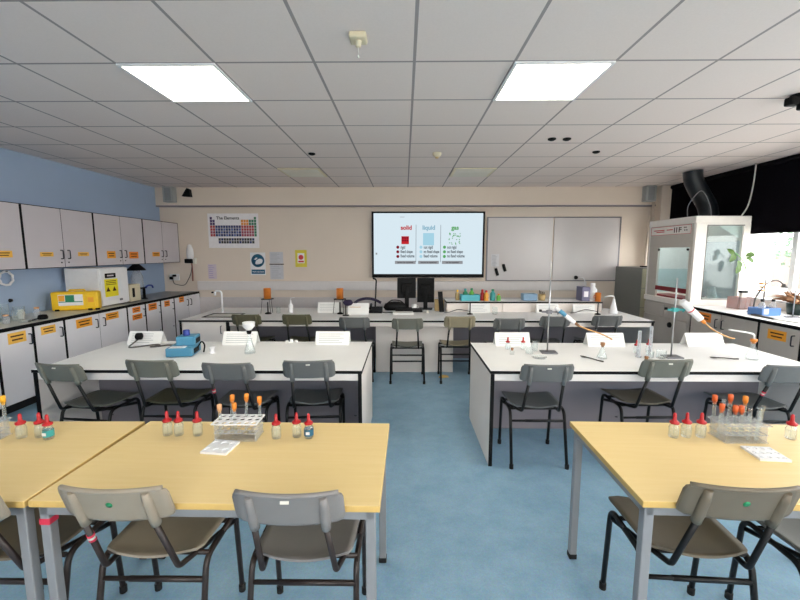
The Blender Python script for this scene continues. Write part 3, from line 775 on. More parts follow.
# ------------------------------------------------------------------ white laboratory benches
def bench(name, label, x0, x1, y0, y1, knee_y, inset_left=True):
    zt = .72
    t = thing(name, label, 'bench', ((x0 + x1) / 2, y0, 0)); cx = (x0 + x1) / 2; w = (x1 - x0) / 2; d = y1 - y0
    b = bmn(); box(b, -w, w, 0, d, .697, zt, .001); obj('worktop', b, M['bench_top'], t)
    b = bmn(); e = .003
    box(b, -w - e, w + e, -e, 0, .6985, .7195); box(b, -w - e, w + e, d, d + e, .6985, .7195)
    box(b, -w - e, -w, 0, d, .6985, .7195); box(b, w, w + e, 0, d, .6985, .7195); obj('edging', b, M['black_edge'], t)
    b = bmn(); box(b, -w + .027, w - .027, .012, .03, .643, .697, .002); obj('apron', b, M['bench_white'], t)
    for s in (-1, 1):
        xa, xb = (-w + .002, -w + .027) if s < 0 else (w - .027, w - .002)
        b = bmn(); box(b, xa, xb, .012, d - .012, 0.001, .697, .001); p = obj('side_panel', b, M['bench_white'], t)
        for ya in (.004, d - .012):
            b = bmn(); box(b, xa - .0005, xb + .0005, ya, ya + .008, 0.001, .697); obj('panel_edging', b, M['black_edge'], p)
    b = bmn(); box(b, -w + .027, w - .027, knee_y - y0, knee_y - y0 + .018, .04, .697); obj('knee_panel', b, M['bench_grey'], t)
    b = bmn()
    for x in (-w + .12, 0, w - .12):
        for z in (.15, .58): lathe(b, [(.012, 0), (.012, .004), (0, .005)], x, knee_y - y0 - .002, z, 8)
    obj('screw_cap', b, M['handle'], t)
    return t
bench('lab_bench', 'long white-topped bench on the left of the aisle, behind four chairs', -2.665, -.303, 2.722, 3.64, 3.28)
bench('lab_bench', 'long white-topped bench on the right of the aisle, holding two retort stands', .613, 3.03, 2.73, 3.61, 3.28)

# teacher's bench across the back
t = thing('teacher_bench', 'longest white bench across the back of the room, below the screen', 'bench', (.13, 4.80, 0))
w = 2.92
b = bmn(); box(b, -w, w, 0, 1.12, .697, .72, .001)
obj('worktop', b, M['bench_top'], t)
b = bmn(); e = .003
box(b, -w - e, w + e, -e, 0, .6985, .7195); box(b, -w - e, -w, 0, 1.12, .6985, .7195); box(b, w, w + e, 0, 1.12, .6985, .7195); obj('edging', b, M['black_edge'], t)
b = bmn(); box(b, -2.30, w - .027, .012, .03, .643, .697, .002); obj('apron', b, M['bench_white'], t)
for s in (-1, 1):
    xa, xb = (-w + .002, -w + .027) if s < 0 else (w - .027, w - .002)
    b = bmn(); box(b, xa, xb, .012, 1.1, 0.001, .697, .001); p = obj('side_panel', b, M['bench_white'], t)
    b = bmn(); box(b, xa - .0005, xb + .0005, .004, .012, 0.001, .697); obj('panel_edging', b, M['black_edge'], p)
b = bmn(); box(b, -w + .03, w - .03, .80, .818, .03, .697); obj('knee_panel', b, M['bench_grey'], t)
b = bmn(); box(b, -.50, .50, .22, .78, 0.001, .697, .002); obj('centre_cupboard', b, M['bench_white'], t)
b = bmn(); box(b, -w + .03, -2.32, .03, .6, .05, .697, .002); s_ = obj('sink_cupboard', b, M['bench_white'], t)
b = bmn(); box(b, -w + .045, -2.345, .012, .03, .06, .685, .002); obj('door', b, M['bench_white'], s_)
o = obj('handle', handle_bm(.09, .028), M['handle'], s_, (-2.40, .012, .60), -PI / 2)
b = bmn(); box(b, -2.34, -2.30, .004, .03, .03, .697); obj('black_post', b, M['black_edge'], s_)
# sink recess (a rim with a basin lying in the bench top)
b = bmn()
for a in ((-2.74, -2.30, .20, .225), (-2.74, -2.30, .50, .525), (-2.74, -2.715, .225, .50), (-2.325, -2.30, .225, .50)): box(b, *a, .7205, .728, .002)
sk = obj('sink_rim', b, M['black_edge'], t)
b = bmn(); box(b, -2.715, -2.325, .225, .50, .7203, .7235, .001); obj('basin', b, M['sink'], sk)
# reagent shelf on the right half of the bench
t = thing('reagent_shelf', 'raised white shelf unit with dark edge standing on the back bench, right of the monitors', 'shelf', (1.68, 5.50, .7205))
b = bmn(); box(b, -1.09, 1.08, .01, .40, .125, .145, .001); obj('top', b, M['bench_top'], t)
b = bmn(); box(b, -1.093, 1.083, .006, .01, .125, .1455); box(b, -1.094, -1.09, .01, .40, .125, .1455); obj('edging', b, M['black_edge'], t)
b = bmn(); box(b, -1.07, 1.06, .03, .05, 0, .125); obj('front_panel', b, M['bench_white'], t)
for x in (-1.085, -.30, .45, 1.055):
    b = bmn(); box(b, x, x + .02, .012, .39, 0, .1249); obj('upright', b, M['bench_white'], t)
ZS = .7205 + .1458

# ------------------------------------------------------------------ yellow tables
def table(label, x, y, rot, w=1.2, d=.645, zt=.715):
    t = thing('classroom_table', label, 'table', (x, y, 0), rot, 'yellow wooden topped classroom tables')
    b = bmn(); box(b, 0, w, 0, d, zt - .024, zt, .003)
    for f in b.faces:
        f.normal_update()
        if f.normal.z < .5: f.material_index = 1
    obj('tabletop', b, [M['beech'], M['beech_edge_shaded']], t)
    b = bmn(); i = .022
    box(b, i, w - i, i - .005, i + .02, zt - .062, zt - .024, .002); box(b, i, w - i, d - i - .02, d - i + .005, zt - .062, zt - .024, .002)
    box(b, i - .005, i + .02, i, d - i, zt - .062, zt - .024, .002); box(b, w - i - .02, w - i + .005, i, d - i, zt - .062, zt - .024, .002)
    obj('frame', b, M['silver'], t)
    for lx in (i + .012, w - i - .012):
        for ly in (i + .012, d - i - .012):
            b = bmn(); box(b, lx - .017, lx + .017, ly - .017, ly + .017, .02, zt - .024, .004); l = obj('leg', b, M['silver'], t)
            b = bmn(); box(b, lx - .019, lx + .019, ly - .019, ly + .019, 0.0, .028, .004); obj('rubber_foot', b, M['rubber'], l)
    return t
ZT = .715
table('yellow wooden topped table at the far left edge, cut off by the photo', -2.49, 1.222, .012)
tb = table('yellow wooden topped table left of the aisle, with the white tube rack', -1.281, 1.240, -.012)
b = bmn(); box(b, .015, .053, .015, .053, .615, .638, .003); o = obj('tape_band', b, M['red_tape'], tb); o['label'] = 'red tape band round the leg'
table('yellow wooden topped table right of the aisle, with the clear tube rack', .812, 1.262, -.025)

# ------------------------------------------------------------------ chairs
def shell_panel(bm, w, h, r, fy, n=14, m=8, th=.009, wtop=1.0):
    """rounded rectangular sheet in the xz plane, fy(x, v)->y ; v in -1..1 (bottom..top)"""
    F, B = [], []
    for j in range(m + 1):
        v = -1 + 2 * j / m
        v = math.sin(v * PI / 2) * .5 + v * .5
        zz = v * h / 2
        ex = max(0, abs(zz) - (h / 2 - r))
        hw = w / 2 - r + math.sqrt(max(0, r * r - ex * ex)) + (0.0)
        hw *= (1 + (wtop - 1) * (v + 1) / 2)
        fr, br = [], []
        for i in range(n + 1):
            u = -1 + 2 * i / n; x = u * hw
            y = fy(x, v)
            fr.append(bm.verts.new((x, y, zz))); br.append(bm.verts.new((x, y - th, zz)))
        F.append(fr); B.append(br)
    for j in range(m):
        for i in range(n):
            bm.faces.new((F[j][i + 1], F[j][i], F[j + 1][i], F[j + 1][i + 1])).smooth = True
            bm.faces.new((B[j][i], B[j][i + 1], B[j + 1][i + 1], B[j + 1][i])).smooth = True
    for j in range(m):
        bm.faces.new((F[j][0], B[j][0], B[j + 1][0], F[j + 1][0])); bm.faces.new((B[j][n], F[j][n], F[j + 1][n], B[j + 1][n]))
    for i in range(n):
        bm.faces.new((F[0][i], F[0][i + 1], B[0][i + 1], B[0][i])); bm.faces.new((F[m][i + 1], F[m][i], B[m][i], B[m][i + 1]))

CH = 0.80; BH = .128
def back_y(z): return -.345 + (CH - z) * .32
def make_chair(name='school_chair', front_rung=False):
    t = thing(name, '', 'chair')
    # backrest: curved sheet, rolled rim and the two moulded sleeves over the tubes
    b = bmn(); zc = CH - BH / 2
    shell_panel(b, .362, BH, .026, lambda x, v: back_y(zc + v * BH / 2) + .030 * (x / .18) ** 2 - .012, wtop=.985)
    for v in b.verts: v.co.z += zc
    rim = []
    for k in range(15):
        x = -.165 + .33 * k / 14; rim.append((x, back_y(CH) + .030 * (x / .18) ** 2 - .014, CH - .004))
    tube(b, rim, .0085, 8)
    for s in (-1, 1):
        x = s * .118
        pts = [(x, back_y(z) + .030 * (x / .18) ** 2 - .020, z) for z in (CH - .012, CH - .05, CH - BH + .01, CH - BH - .022)]
        tube(b, pts, .015, 10, radii=[.012, .0165, .0175, .0165])
    obj('backrest', b, M['ch_grey'], t)
    # seat: dished sheet with a turned-down front edge
    b = bmn(); F = []
    n, m, w, d = 14, 12, .385, .40
    for layer in (0, -.010):
        G = []
        for j in range(m + 1):
            v = -1 + 2 * j / m; y = v * d / 2
            r = .07; ex = max(0, abs(y) - (d / 2 - r)); hw = (w / 2) * (.93 + .07 * (v + 1) / 2) - r + math.sqrt(max(0, r * r - ex * ex))
            row = []
            for i in range(n + 1):
                u = -1 + 2 * i / n
                z = .432 + .012 * u * u * (1 - v * .3) - .010 * (1 - u * u) * (1 - v * v) - .03 * max(0, v - .55) ** 2 * 4 + .014 * max(0, -v - .5) ** 2 * 4
                row.append(b.verts.new((u * hw, y, z + layer)))
            G.append(row)
        F.append(G)
    for j in range(m):
        for i in range(n):
            b.faces.new((F[0][j][i], F[0][j][i + 1], F[0][j + 1][i + 1], F[0][j + 1][i])).smooth = True
            b.faces.new((F[1][j][i + 1], F[1][j][i], F[1][j + 1][i], F[1][j + 1][i + 1])).smooth = True
    for j in range(m):
        b.faces.new((F[1][j][0], F[0][j][0], F[0][j + 1][0], F[1][j + 1][0])); b.faces.new((F[0][j][n], F[1][j][n], F[1][j + 1][n], F[0][j + 1][n]))
    for i in range(n):
        b.faces.new((F[0][0][i], F[1][0][i], F[1][0][i + 1], F[0][0][i + 1])); b.faces.new((F[1][m][i], F[0][m][i], F[0][m][i + 1], F[1][m][i + 1]))
    obj('seat', b, M['ch_grey'], t)
    R = .0115
    for s in (-1, 1):
        xr, xt, xf = s * .20, s * .196, s * .196
        mid = (xt, -.02, .407)
        rear = fillet([mid, (xt, -.155, .405), (xr, -.245, .012)], .05, 6)
        front = fillet([mid, (xf, .105, .412), (xf, .135, .012)], .05, 6)
        for pts in (rear, front):
            b = bmn(); tube(b, pts, R, 10); l = obj('leg', b, M['tube_black'], t)
            b = bmn(); e = Vector(pts[-1]); lathe(b, [(0, 0), (.015, 0), (.0155, .03), (.012, .034)], e.x, e.y, 0, 10); obj('foot_cap', b, M['rubber'], l)
    # back frame: tubes run down from the sleeves, hook under the seat and on to the front legs
    b = bmn()
    for s in (-1, 1):
        z0 = CH - BH - .01
        x0 = s * .118
        tube(b, fillet([(x0, back_y(z0) - .012, z0), (s * .132, -.224, .4265), (s * .146, -.14, .410), (s * .19, .108, .365)], .020, 6), .0105, 10)
    obj('back_frame', b, M['tube_black'], t)
    b = bmn(); tube(b, [(-.2, -.172, .330), (.2, -.172, .330)], .0085, 8); tube(b, [(-.09, -.172, .330), (.2, -.172, .330)], .0105, 8)
    obj('stretcher', b, M['tube_black'], t)
    b = bmn(); tube(b, [(-.195, .05, .407), (.195, .05, .407)], .0095, 8); tube(b, [(-.196, -.13, .407), (.196, -.13, .407)], .0095, 8); obj('seat_frame', b, M['tube_black'], t)
    if front_rung:
        b = bmn(); tube(b, [(-.195, .128, .17), (.195, .128, .17)], .009, 8); obj('stretcher', b, M['tube_black'], t)
    return t

proto = make_chair(); proto_r = make_chair(front_rung=True)
used = {}
def chair(x, y, rot, label, group, seatm, backm, tubem='tube_black', rung=False, dz=0, sticker=None, tape=None, zs=1.0):
    p = proto_r if rung else proto
    if rung not in used:
        used[rung] = True; c = p; c.location = (x, y, dz); c.rotation_euler = (0, 0, rot); c['label'] = label; c['group'] = group
    else:
        c = dup(p, (x, y, dz), rot, label, group)
        for k in list(c.children):
            if base_name(k.name) in ('sticker', 'tape_band'): bpy.data.objects.remove(k)
    c.scale = (1, 1, zs)
    recolour(c, ('seat',), M[seatm]); recolour(c, ('backrest',), M[backm])
    recolour(c, ('leg', 'back_frame', 'stretcher', 'seat_frame'), M[tubem])
    c['todo'] = (sticker or '') + '|' + (tape or '')
    extras.append((c, sticker, tape))
    return c
extras = []
g1 = 'chairs at the yellow tables'; g2 = 'chairs at the left white bench'; g3 = 'chairs at the right white bench'; g4 = 'chairs along the back bench'
first_chair = chair(-1.49, 1.503, 0, 'beige school chair cut off by the left photo edge, at the far left table', g1, 'ch_brown', 'ch_beige', 'tube_brown')
chair(-.945, 1.518, 0, 'beige school chair with green dot and red tape, tucked under the left table', g1, 'ch_beige', 'ch_beige', 'tube_brown', sticker='green', tape='red', zs=1.008)
chair(-.375, 1.51, 0, 'light grey school chair at the left yellow table, nearest the aisle', g1, 'ch_grey', 'ch_grey', 'tube_brown', sticker='white')
chair(1.112, 1.535, -.06, 'olive brown school chair with green dot, tucked under the right table', g1, 'ch_brown', 'ch_brown', 'tube_black', sticker='green', zs=1.018)
chair(1.665, 1.50, .0, 'grey school chair cut off by the right photo edge, beside the olive brown one', g1, 'ch_slate', 'ch_slate', 'tube_black')
chair(-2.325, 2.93, -.12, 'grey-green school chair turned a little, leftmost at the left white bench', g2, 'ch_moss', 'ch_moss', sticker='white')
chair(-1.765, 2.99, 0, 'grey-green school chair in front of the blue power pack', g2, 'ch_olive', 'ch_moss', zs=1.015)
chair(-1.22, 2.965, 0, 'slate grey school chair behind the white tube rack', g2, 'ch_slate', 'ch_slate', tape='red')
chair(-.687, 2.99, .07, 'slate grey school chair nearest the aisle at the left white bench', g2, 'ch_slate', 'ch_slate', sticker='white', zs=1.015)
chair(.975, 2.955, 0, 'slate grey school chair nearest the aisle at the right white bench', g3, 'ch_slate', 'ch_slate', sticker='white')
chair(1.80, 3.0, .03, 'grey-green school chair in the middle of the right white bench', g3, 'ch_brown', 'ch_moss', sticker='white', zs=1.03)
chair(2.605, 2.955, 0, 'dark grey school chair at the right photo edge by the right white bench', g3, 'ch_slate', 'ch_slate', tape='red')
for (x, y, m, lab, dz) in ((-1.93, 5.07, 'ch_olive', 'olive chair leftmost at the back bench, beside the sink cupboard', 0), (-1.315, 5.08, 'ch_olive', 'olive chair second from the left at the back bench', 0),
                       (-.585, 4.87, 'ch_slate', 'slate chair third from the left at the back bench', 0), (.035, 4.80, 'ch_moss', 'grey-green chair at the back bench, straight below the monitors', 0),
                       (.635, 4.81, 'ch_sand', 'sandy beige chair at the back bench, below the teal crate', .03), (1.205, 4.82, 'ch_slate', 'slate chair at the back bench behind the nearer retort stand', 0),
                       (1.79, 4.98, 'ch_slate', 'slate chair at the back bench, second from the right', 0), (2.435, 5.04, 'ch_slate', 'slate chair rightmost at the back bench', 0)):
    chair(x, y, 0, lab, g4, m, m, 'tube_black', True, 0, zs=1 + dz)
for k in first_chair.children:      # its right rear leg stands just behind the table legs
    if base_name(k.name) == 'leg':
        e = k.data.vertices[-1].co
        if e.x > 0 and e.y < -.2: k.location.y = .036
def add_extras():
    for c, st, tp in extras:
        if 'todo' in c: del c['todo']
        if st:
            b = bmn()
            if st == 'green':
                zz = CH - .055; lathe(b, [(0, 0), (.011, 0), (.011, .0012), (0, .0014)], seg=14)
                o = obj('sticker', b, M['green_dot'], c, (0, back_y(zz) - .0215, zz)); o.rotation_euler = (PI / 2 + .31, 0, 0); o['label'] = 'green dot'
            else:
                zz = CH - .022; box(b, -.014, .014, -.001, .001, -.006, .006)
                o = obj('sticker', b, M['white_tape'], c, (0, back_y(zz) - .0222, zz)); o.rotation_euler = (-.31, 0, 0); o['label'] = 'small white label'
        if tp:
            b = bmn()
            for k, mi in ((0, 0), (1, 1), (2, 0)):
                za = .60 - k * .010; zb = za - .0098
                f = lambda z: (-(.118 + (.672 - z) / (.672 - .4265) * .014), (back_y(.662) - .012) + (.662 - z) / (.662 - .4265) * (-.224 - back_y(.662) + .012), z)
                tube(b, [f(za), f(zb)], .0122, 10, mi=mi)
            o = obj('tape_band', b, [M['red_tape'], M['white_tape']], c); o['label'] = 'red and white tape'
add_extras()

# ------------------------------------------------------------------ small lab ware builders
def dropper_bottle(loc, label, lab_m=None, group='red topped dropper bottles', s=1.0):
    t = thing('dropper_bottle', label, 'bottle', loc, random.uniform(-.4, .4), group)
    b = bmn(); lathe(b, [(0, .001), (.019, .001), (.021, .005), (.021, .046), (.018, .056), (.010, .064), (.010, .074), (.0085, .074), (.0085, .064), (.016, .054), (.019, .045), (.019, .008), (0, .005)], seg=18)
    obj('body', b, M['glass'], t)
    b = bmn(); lathe(b, [(0, .006), (.0185, .006), (.0185, .034), (0, .034)], seg=18); obj('liquid', b, glass('clear_liquid', (252, 253, 254), .05, .0), t)
    b = bmn(); lathe(b, [(.0, .065), (.0185, .065), (.0200, .068), (.0195, .074), (.0110, .079), (.0075, .085), (.0070, .107), (.0042, .114), (0, .115)], seg=16); obj('dropper_bulb', b, M['red'], t)
    b = bmn(); tube(b, [(0, 0, .012), (0, 0, .066)], .0022, 6); obj('pipette', b, M['glass'], t)
    if lab_m:
        b = bmn(); pr_ = [(.0216, .014), (.0216, .044)]
        lathe(b, pr_, seg=20); l = obj('label_band', b, lab_m, t)
        b = bmn(); box(b, -.009, .009, -.0232, -.0218, .022, .036, .002); obj('label_patch', b, M['white'], l)
        t.rotation_euler = (0, 0, 0)
    if s != 1.0: t.scale = (s, s, s)
    return t

def tube_rack(loc, rot, label, top_m, base_m):
    t = thing('test_tube_rack', label, 'rack', loc, rot, 'test tube racks')
    b = bmn(); holed_plate(b, -.102, .102, -.055, .055, .078, .083, 6, 3, .38); obj('top_plate', b, top_m, t)
    b = bmn(); holed_plate(b, -.094, .094, -.050, .050, .035, .038, 6, 3, .38); obj('middle_plate', b, base_m, t)
    b = bmn(); box(b, -.096, .096, -.052, .052, 0, .005, .001); obj('base_plate', b, base_m, t)
    for x in (-.093, .090):
        b = bmn(); box(b, x, x + .003, -.045, .045, .0051, .0779); obj('end_support', b, base_m, t)
    return t

def test_tube(loc, label, bung=None, tilt=(0, 0), group='test tubes in the racks', L=.15, r=.0078):
    t = thing('test_tube', label, 'test tube', loc, 0, group)
    t.rotation_euler = (tilt[0], tilt[1], 0)
    b = bmn(); lathe(b, [(0, 0), (r * .7, .002), (r, .008), (r, L - .002), (r * 1.15, L), (r * .88, L), (r * .88, .008), (r * .5, .004), (0, .003)], seg=12); obj('tube', b, M['glass'], t)
    if bung:
        b = bmn(); lathe(b, [(0, L - .012), (r * .85, L - .012), (r * 1.0, L + .001), (r * 1.3, L + .001), (r * 1.38, L + .028), (r * .9, L + .031), (0, L + .031)], seg=12); obj('bung', b, bung, t)
    return t

def flask(loc, label, bung=None, h=.13, r=.042, group=None, neck=.012):
    t = thing('conical_flask', label, 'flask', loc, 0, group)
    b = bmn(); lathe(b, [(0, .001), (r * .94, .001), (r, .006), (r * .92, h * .2), (neck, h * .78), (neck, h * .97), (neck * 1.2, h), (neck * .85, h), (neck * .85, h * .78), (r * .86, h * .2), (r * .9, .008), (0, .004)], seg=20); obj('body', b, M['glass'], t)
    if bung:
        b = bmn(); lathe(b, [(0, h - .014), (neck * .82, h - .014), (neck * .9, h + .0005), (neck * 1.35, h + .001), (neck * 1.45, h + .022), (0, h + .024)], seg=14); obj('bung', b, bung, t)
    return t

def tent_card(x, y, label, rot=0, w=.31, h=.115, dy=.055, z=.7203):
    t = thing('tent_card', label, 'card', (x, y, z), rot, 'folded white instruction cards')
    b = bmn(); w2 = w / 2; tk = .0012
    prism(b, [(-dy, 0), (0, h), (dy, 0), (dy - tk, 0), (0, h - 2.4 * tk), (-dy + tk, 0)], 'x', -w2, w2)
    obj('folded_sheet', b, M['paper'], t)
    b = bmn(); sl = dy / h
    for k in range(5):
        z0 = h * (.82 - k * .155); a = random.uniform(.55, .8)
        for (za, zb) in ((z0, z0 - .004),):
            ya, yb = -dy + za * sl - .0009, -dy + zb * sl - .0009
            v = [b.verts.new(p) for p in ((-w2 * .8, ya, za), (-w2 * .8 + w * a, ya, za), (-w2 * .8 + w * a, yb, zb), (-w2 * .8, yb, zb))]
            b.faces.new(v[::-1])
    obj('printed_lines', b, M['print'], t)
    return t

def stand(name, loc, label, h, clamp_z=None, rot=0, clamp_m='alu', cat='retort stand', rod_lean=0):
    t = thing('retort_stand', label, cat, loc, rot)
    b = bmn(); box(b, -.055, .075, -.05, .05, 0, .012, .004); obj('base', b, M['alu'], t)
    b = bmn(); tube(b, [(0, 0, .011), (rod_lean, 0, h)], .0055, 10); obj('rod', b, M['chrome'], t)
    if clamp_z:
        c = bmn(); box(c, -.022, .022, -.016, .016, clamp_z - .016, clamp_z + .016, .004); box(c, -.06, -.02, -.008, .008, clamp_z - .008, clamp_z + .008, .003); box(c, .02, .075, -.008, .008, clamp_z - .008, clamp_z + .008, .003)
        tube(c, [(.07, -.012, clamp_z + .02), (.085, 0, clamp_z + .002), (.07, .012, clamp_z - .02)], .006, 8); k = obj('clamp', c, M[clamp_m], t)
        c = bmn(); lathe(c, [(0, 0), (.012, 0), (.012, .018), (0, .02)], -.07, 0, clamp_z, 10); obj('clamp_screw', c, M['black'], k)
    return t

# ------------------------------------------------------------------ on the yellow tables
db = 'red topped dropper bottles'
dropper_bottle((-1.745, 1.70, ZT), 'red-topped dropper bottle on the far left table, leftmost of three')
dropper_bottle((-1.668, 1.71, ZT), 'red-topped dropper bottle on the far left table, middle of three')
dropper_bottle((-1.612, 1.69, ZT), 'red-topped dropper bottle with teal label band, on the far left table', M['teal_metal'])
dropper_bottle((-1.095, 1.735, ZT), 'red-topped dropper bottle left of the white rack, leftmost of three')
dropper_bottle((-1.043, 1.735, ZT), 'red-topped dropper bottle left of the white rack, middle of three')
dropper_bottle((-.955, 1.735, ZT), 'red-topped dropper bottle standing closest to the left of the white rack')
dropper_bottle((-.582, 1.71, ZT), 'plain red-topped dropper bottle standing closest to the right of the white rack')
dropper_bottle((-.493, 1.725, ZT), 'plain red-topped dropper bottle right of the white rack, next to the blue labelled one')
dropper_bottle((-.435, 1.715, ZT), 'red-topped dropper bottle with dark blue label band, right of the white rack', blue)
dropper_bottle((1.232, 1.74, ZT), 'red-topped dropper bottle left of the clear rack, leftmost of three')
dropper_bottle((1.292, 1.745, ZT), 'red-topped dropper bottle left of the clear rack, middle of three')
dropper_bottle((1.358, 1.745, ZT), 'red-topped dropper bottle standing closest to the left of the clear rack')
dropper_bottle((1.752, 1.73, ZT), 'red-topped dropper bottle at the right photo edge, right of the clear rack')
rl = (-.757, 1.722, ZT)
tube_rack(rl, 0, 'white topped test tube rack on the left yellow table', M['white'], M['glass2'])
tg = 'test tubes in the white rack'
def in_rack(base, rot, i, j):
    x = -.102 + (i + .5) * .204 / 6; y = -.055 + (j + .5) * .11 / 3; c, s = math.cos(rot), math.sin(rot)
    return (base[0] + x * c - y * s, base[1] + x * s + y * c, base[2] + .0055)
test_tube(in_rack(rl, 0, 0, 1), 'test tube with peach bung at the left end of the white rack', M['peach'], group=tg, L=.118)
test_tube(in_rack(rl, 0, 1, 2), 'tall test tube with long orange bung, second from the left in the white rack', M['orange'], (0, .06), tg, L=.15)
test_tube(in_rack(rl, 0, 2, 1), 'short test tube with orange bung at the middle of the white rack', M['orange'], (0, .0), tg, L=.125)
test_tube(in_rack(rl, 0, 3, 2), 'tallest test tube with orange bung, right of middle in the white rack', M['orange'], (0, .05), tg, L=.155)
test_tube(in_rack(rl, 0, 5, 2), 'test tube with orange bung at the right end of the white rack', M['orange'], (0, 0), tg, L=.142)
b = bmn(); holed_plate(b, -.058, .058, -.056, .056, .004, .009, 3, 2, .40); box(b, -.058, .058, -.056, .056, 0, .004)
o = obj('spotting_tile', b, M['white'], None, (-.793, 1.612, ZT), -.12); tag(o, 'white spotting tile lying in front of the white rack', 'tile', 'white spotting tiles')
b = bmn(); holed_plate(b, -.058, .058, -.056, .056, .004, .009, 4, 3, .36); box(b, -.058, .058, -.056, .056, 0, .004)
o = obj('spotting_tile', b, M['white'], None, (1.507, 1.582, ZT), -.10); tag(o, 'white spotting tile with small wells, in front of the clear rack', 'tile', 'white spotting tiles')
rr_ = (1.512, 1.728, ZT)
tube_rack(rr_, .0, 'clear acrylic test tube rack on the right yellow table', M['glass2'], M['glass2'])
tg = 'test tubes in the clear rack'
test_tube(in_rack(rr_, 0, 0, 2), 'tallest red-orange bunged test tube at the left end of the clear rack', M['redorange'], (0, -.02), tg, L=.155)
test_tube(in_rack(rr_, 0, 0, 1), 'shorter red-orange bunged test tube at the left end of the clear rack', M['redorange'], (0, .02), tg, L=.128)
test_tube(in_rack(rr_, 0, 2, 2), 'tall red-orange bunged test tube near the middle of the clear rack', M['redorange'], (0, 0), tg, L=.158)
test_tube(in_rack(rr_, 0, 2, 1), 'short orange bunged test tube, left one at the middle of the clear rack', M['redorange'], (0, -.03), tg, L=.12)
test_tube(in_rack(rr_, 0, 3, 1), 'short orange bunged test tube, right one at the middle of the clear rack', M['redorange'], (0, -.08), tg, L=.12)
test_tube(in_rack(rr_, 0, 4, 2), 'tall amber bunged test tube, rightmost bung in the clear rack', M['orange'], (0, 0), tg, L=.15)
test_tube(in_rack(rr_, 0, 1, 2), 'open test tube beside the tall left bungs in the clear rack', None, (0, .03), tg, L=.165)
test_tube(in_rack(rr_, 0, 4, 0), 'open test tube at the front of the clear rack, under the amber bung', None, (0, .03), tg)
test_tube(in_rack(rr_, 0, 3, 0), 'open test tube at the front middle of the clear rack', None, (0, -.03), tg)
test_tube(in_rack(rr_, 0, 5, 1), 'open test tube leaning right at the right end of the clear rack', None, (0, .12), tg)
rf = (-1.915, 1.68, ZT)
tube_rack(rf, 0, 'grey test tube rack at the left photo edge on the far left table', M['glass2'], M['glass2'])
test_tube(in_rack(rf, 0, 5, 2), 'test tube with yellow bung at the left photo edge', mat('yellow_bung', (240, 176, 40), .5), group='test tubes in the racks', L=.155)
test_tube(in_rack(rf, 0, 5, 1), 'open test tube at the left photo edge, beside the yellow bunged one', None, (0, -.05), group='test tubes in the racks')

# ------------------------------------------------------------------ on the left white bench
ZB = .7203
tent_card(-2.365, 3.545, 'folded white card under the black plug, left end of the left white bench')
tent_card(-1.497, 3.545, 'folded white card behind the funnel flask on the left white bench')
tent_card(-.655, 3.56, 'folded white card at the aisle end of the left white bench')
t = thing('power_pack', 'blue laboratory power pack with dark blue knob on the left white bench', 'power pack', (-1.80, 3.16, ZB), .18)
b = bmn(); box(b, -.115, .085, -.10, .12, .004, .075, .008); obj('base_unit', b, M['blue'], t)
b = bmn(); box(b, -.06, .085, -.02, .12, .075, .15, .006); obj('upper_block', b, M['blue'], t)
b = bmn(); lathe(b, [(.026, .15), (.026, .19), (.022, .196), (0, .196)]); obj('knob', b, M['navy'], t, (0, .05, 0))
b = bmn(); box(b, .085, .089, -.06, .06, .02, .06, .002); box(b, .085, .089, .0, .10, .09, .13, .002); obj('terminal_panel', b, M['black'], t)
b = bmn(); box(b, -.09, .03, -.095, -.03, .0752, .078, .001); obj('label_plate', b, M['white'], t)
b = bmn(); tube(b, fillet([(.088, .02, .05), (.13, .0, .11), (.16, -.02, .08), (.15, -.03, .02)], .03), .006, 8); obj('output_lead', b, M['black'], t)
b = bmn()
wp = [(-1.925, 3.17, .04), (-1.975, 3.27, .012), (-2.03, 3.42, .008), (-2.11, 3.45, .008), (-2.19, 3.40, .008), (-2.235, 3.385, .008), (-2.19, 3.44, .008), (-2.23, 3.475, .008), (-2.31, 3.42, .008), (-2.39, 3.36, .008), (-2.43, 3.40, .01), (-2.41, 3.47, .045), (-2.39, 3.49, .07)]
pts = [((x + 1.80) * math.cos(.18) + (y - 3.16) * math.sin(.18), -(x + 1.80) * math.sin(.18) + (y - 3.16) * math.cos(.18), z) for x, y, z in wp]
def spline(P, n=6):
    P = [Vector(p) for p in P]; out = []
    for i in range(len(P) - 1):
        p0, p1, p2, p3 = P[max(0, i - 1)], P[i], P[i + 1], P[min(len(P) - 1, i + 2)]
        for k in range(n):
            s = k / n
            out.append(.5 * ((2 * p1) + (p2 - p0) * s + (2 * p0 - 5 * p1 + 4 * p2 - p3) * s * s + (3 * p1 - p0 - 3 * p2 + p3) * s ** 3))
    out.append(P[-1]); return out
tube(b, spline(pts), .0065, 8); obj('mains_cable', b, M['cable'], t)
b = bmn(); box(b, -.03, .03, -.028, .028, 0, .05, .014); o = obj('plug', b, M['black'], t, (pts[-1][0], pts[-1][1] - .012, .062)); o.rotation_euler = (.5, 0, .1)
t = thing('cotton_reel', 'small white reel beside the blue power pack', 'reel', (-1.598, 3.20, ZB))
b = bmn(); lathe(b, [(0, 0), (.028, 0), (.028, .008), (.018, .012), (.018, .045), (.026, .05), (.026, .058), (0, .058)]); obj('spool', b, M['white'], t)
t = flask((-1.283, 3.20, ZB), 'conical flask topped by a white filter funnel on the left white bench', None, .17, .045)
b = bmn(); lathe(b, [(.0, .19), (.012, .19), (.046, .225), (.05, .262), (.046, .264), (.040, .23), (0, .2)], seg=18); obj('funnel', b, M['white'], t)
b = bmn(); lathe(b, [(0, .165), (.016, .165), (.022, .185), (.016, .2), (0, .2)], seg=14); obj('bung', b, M['black'], t)
b = bmn()
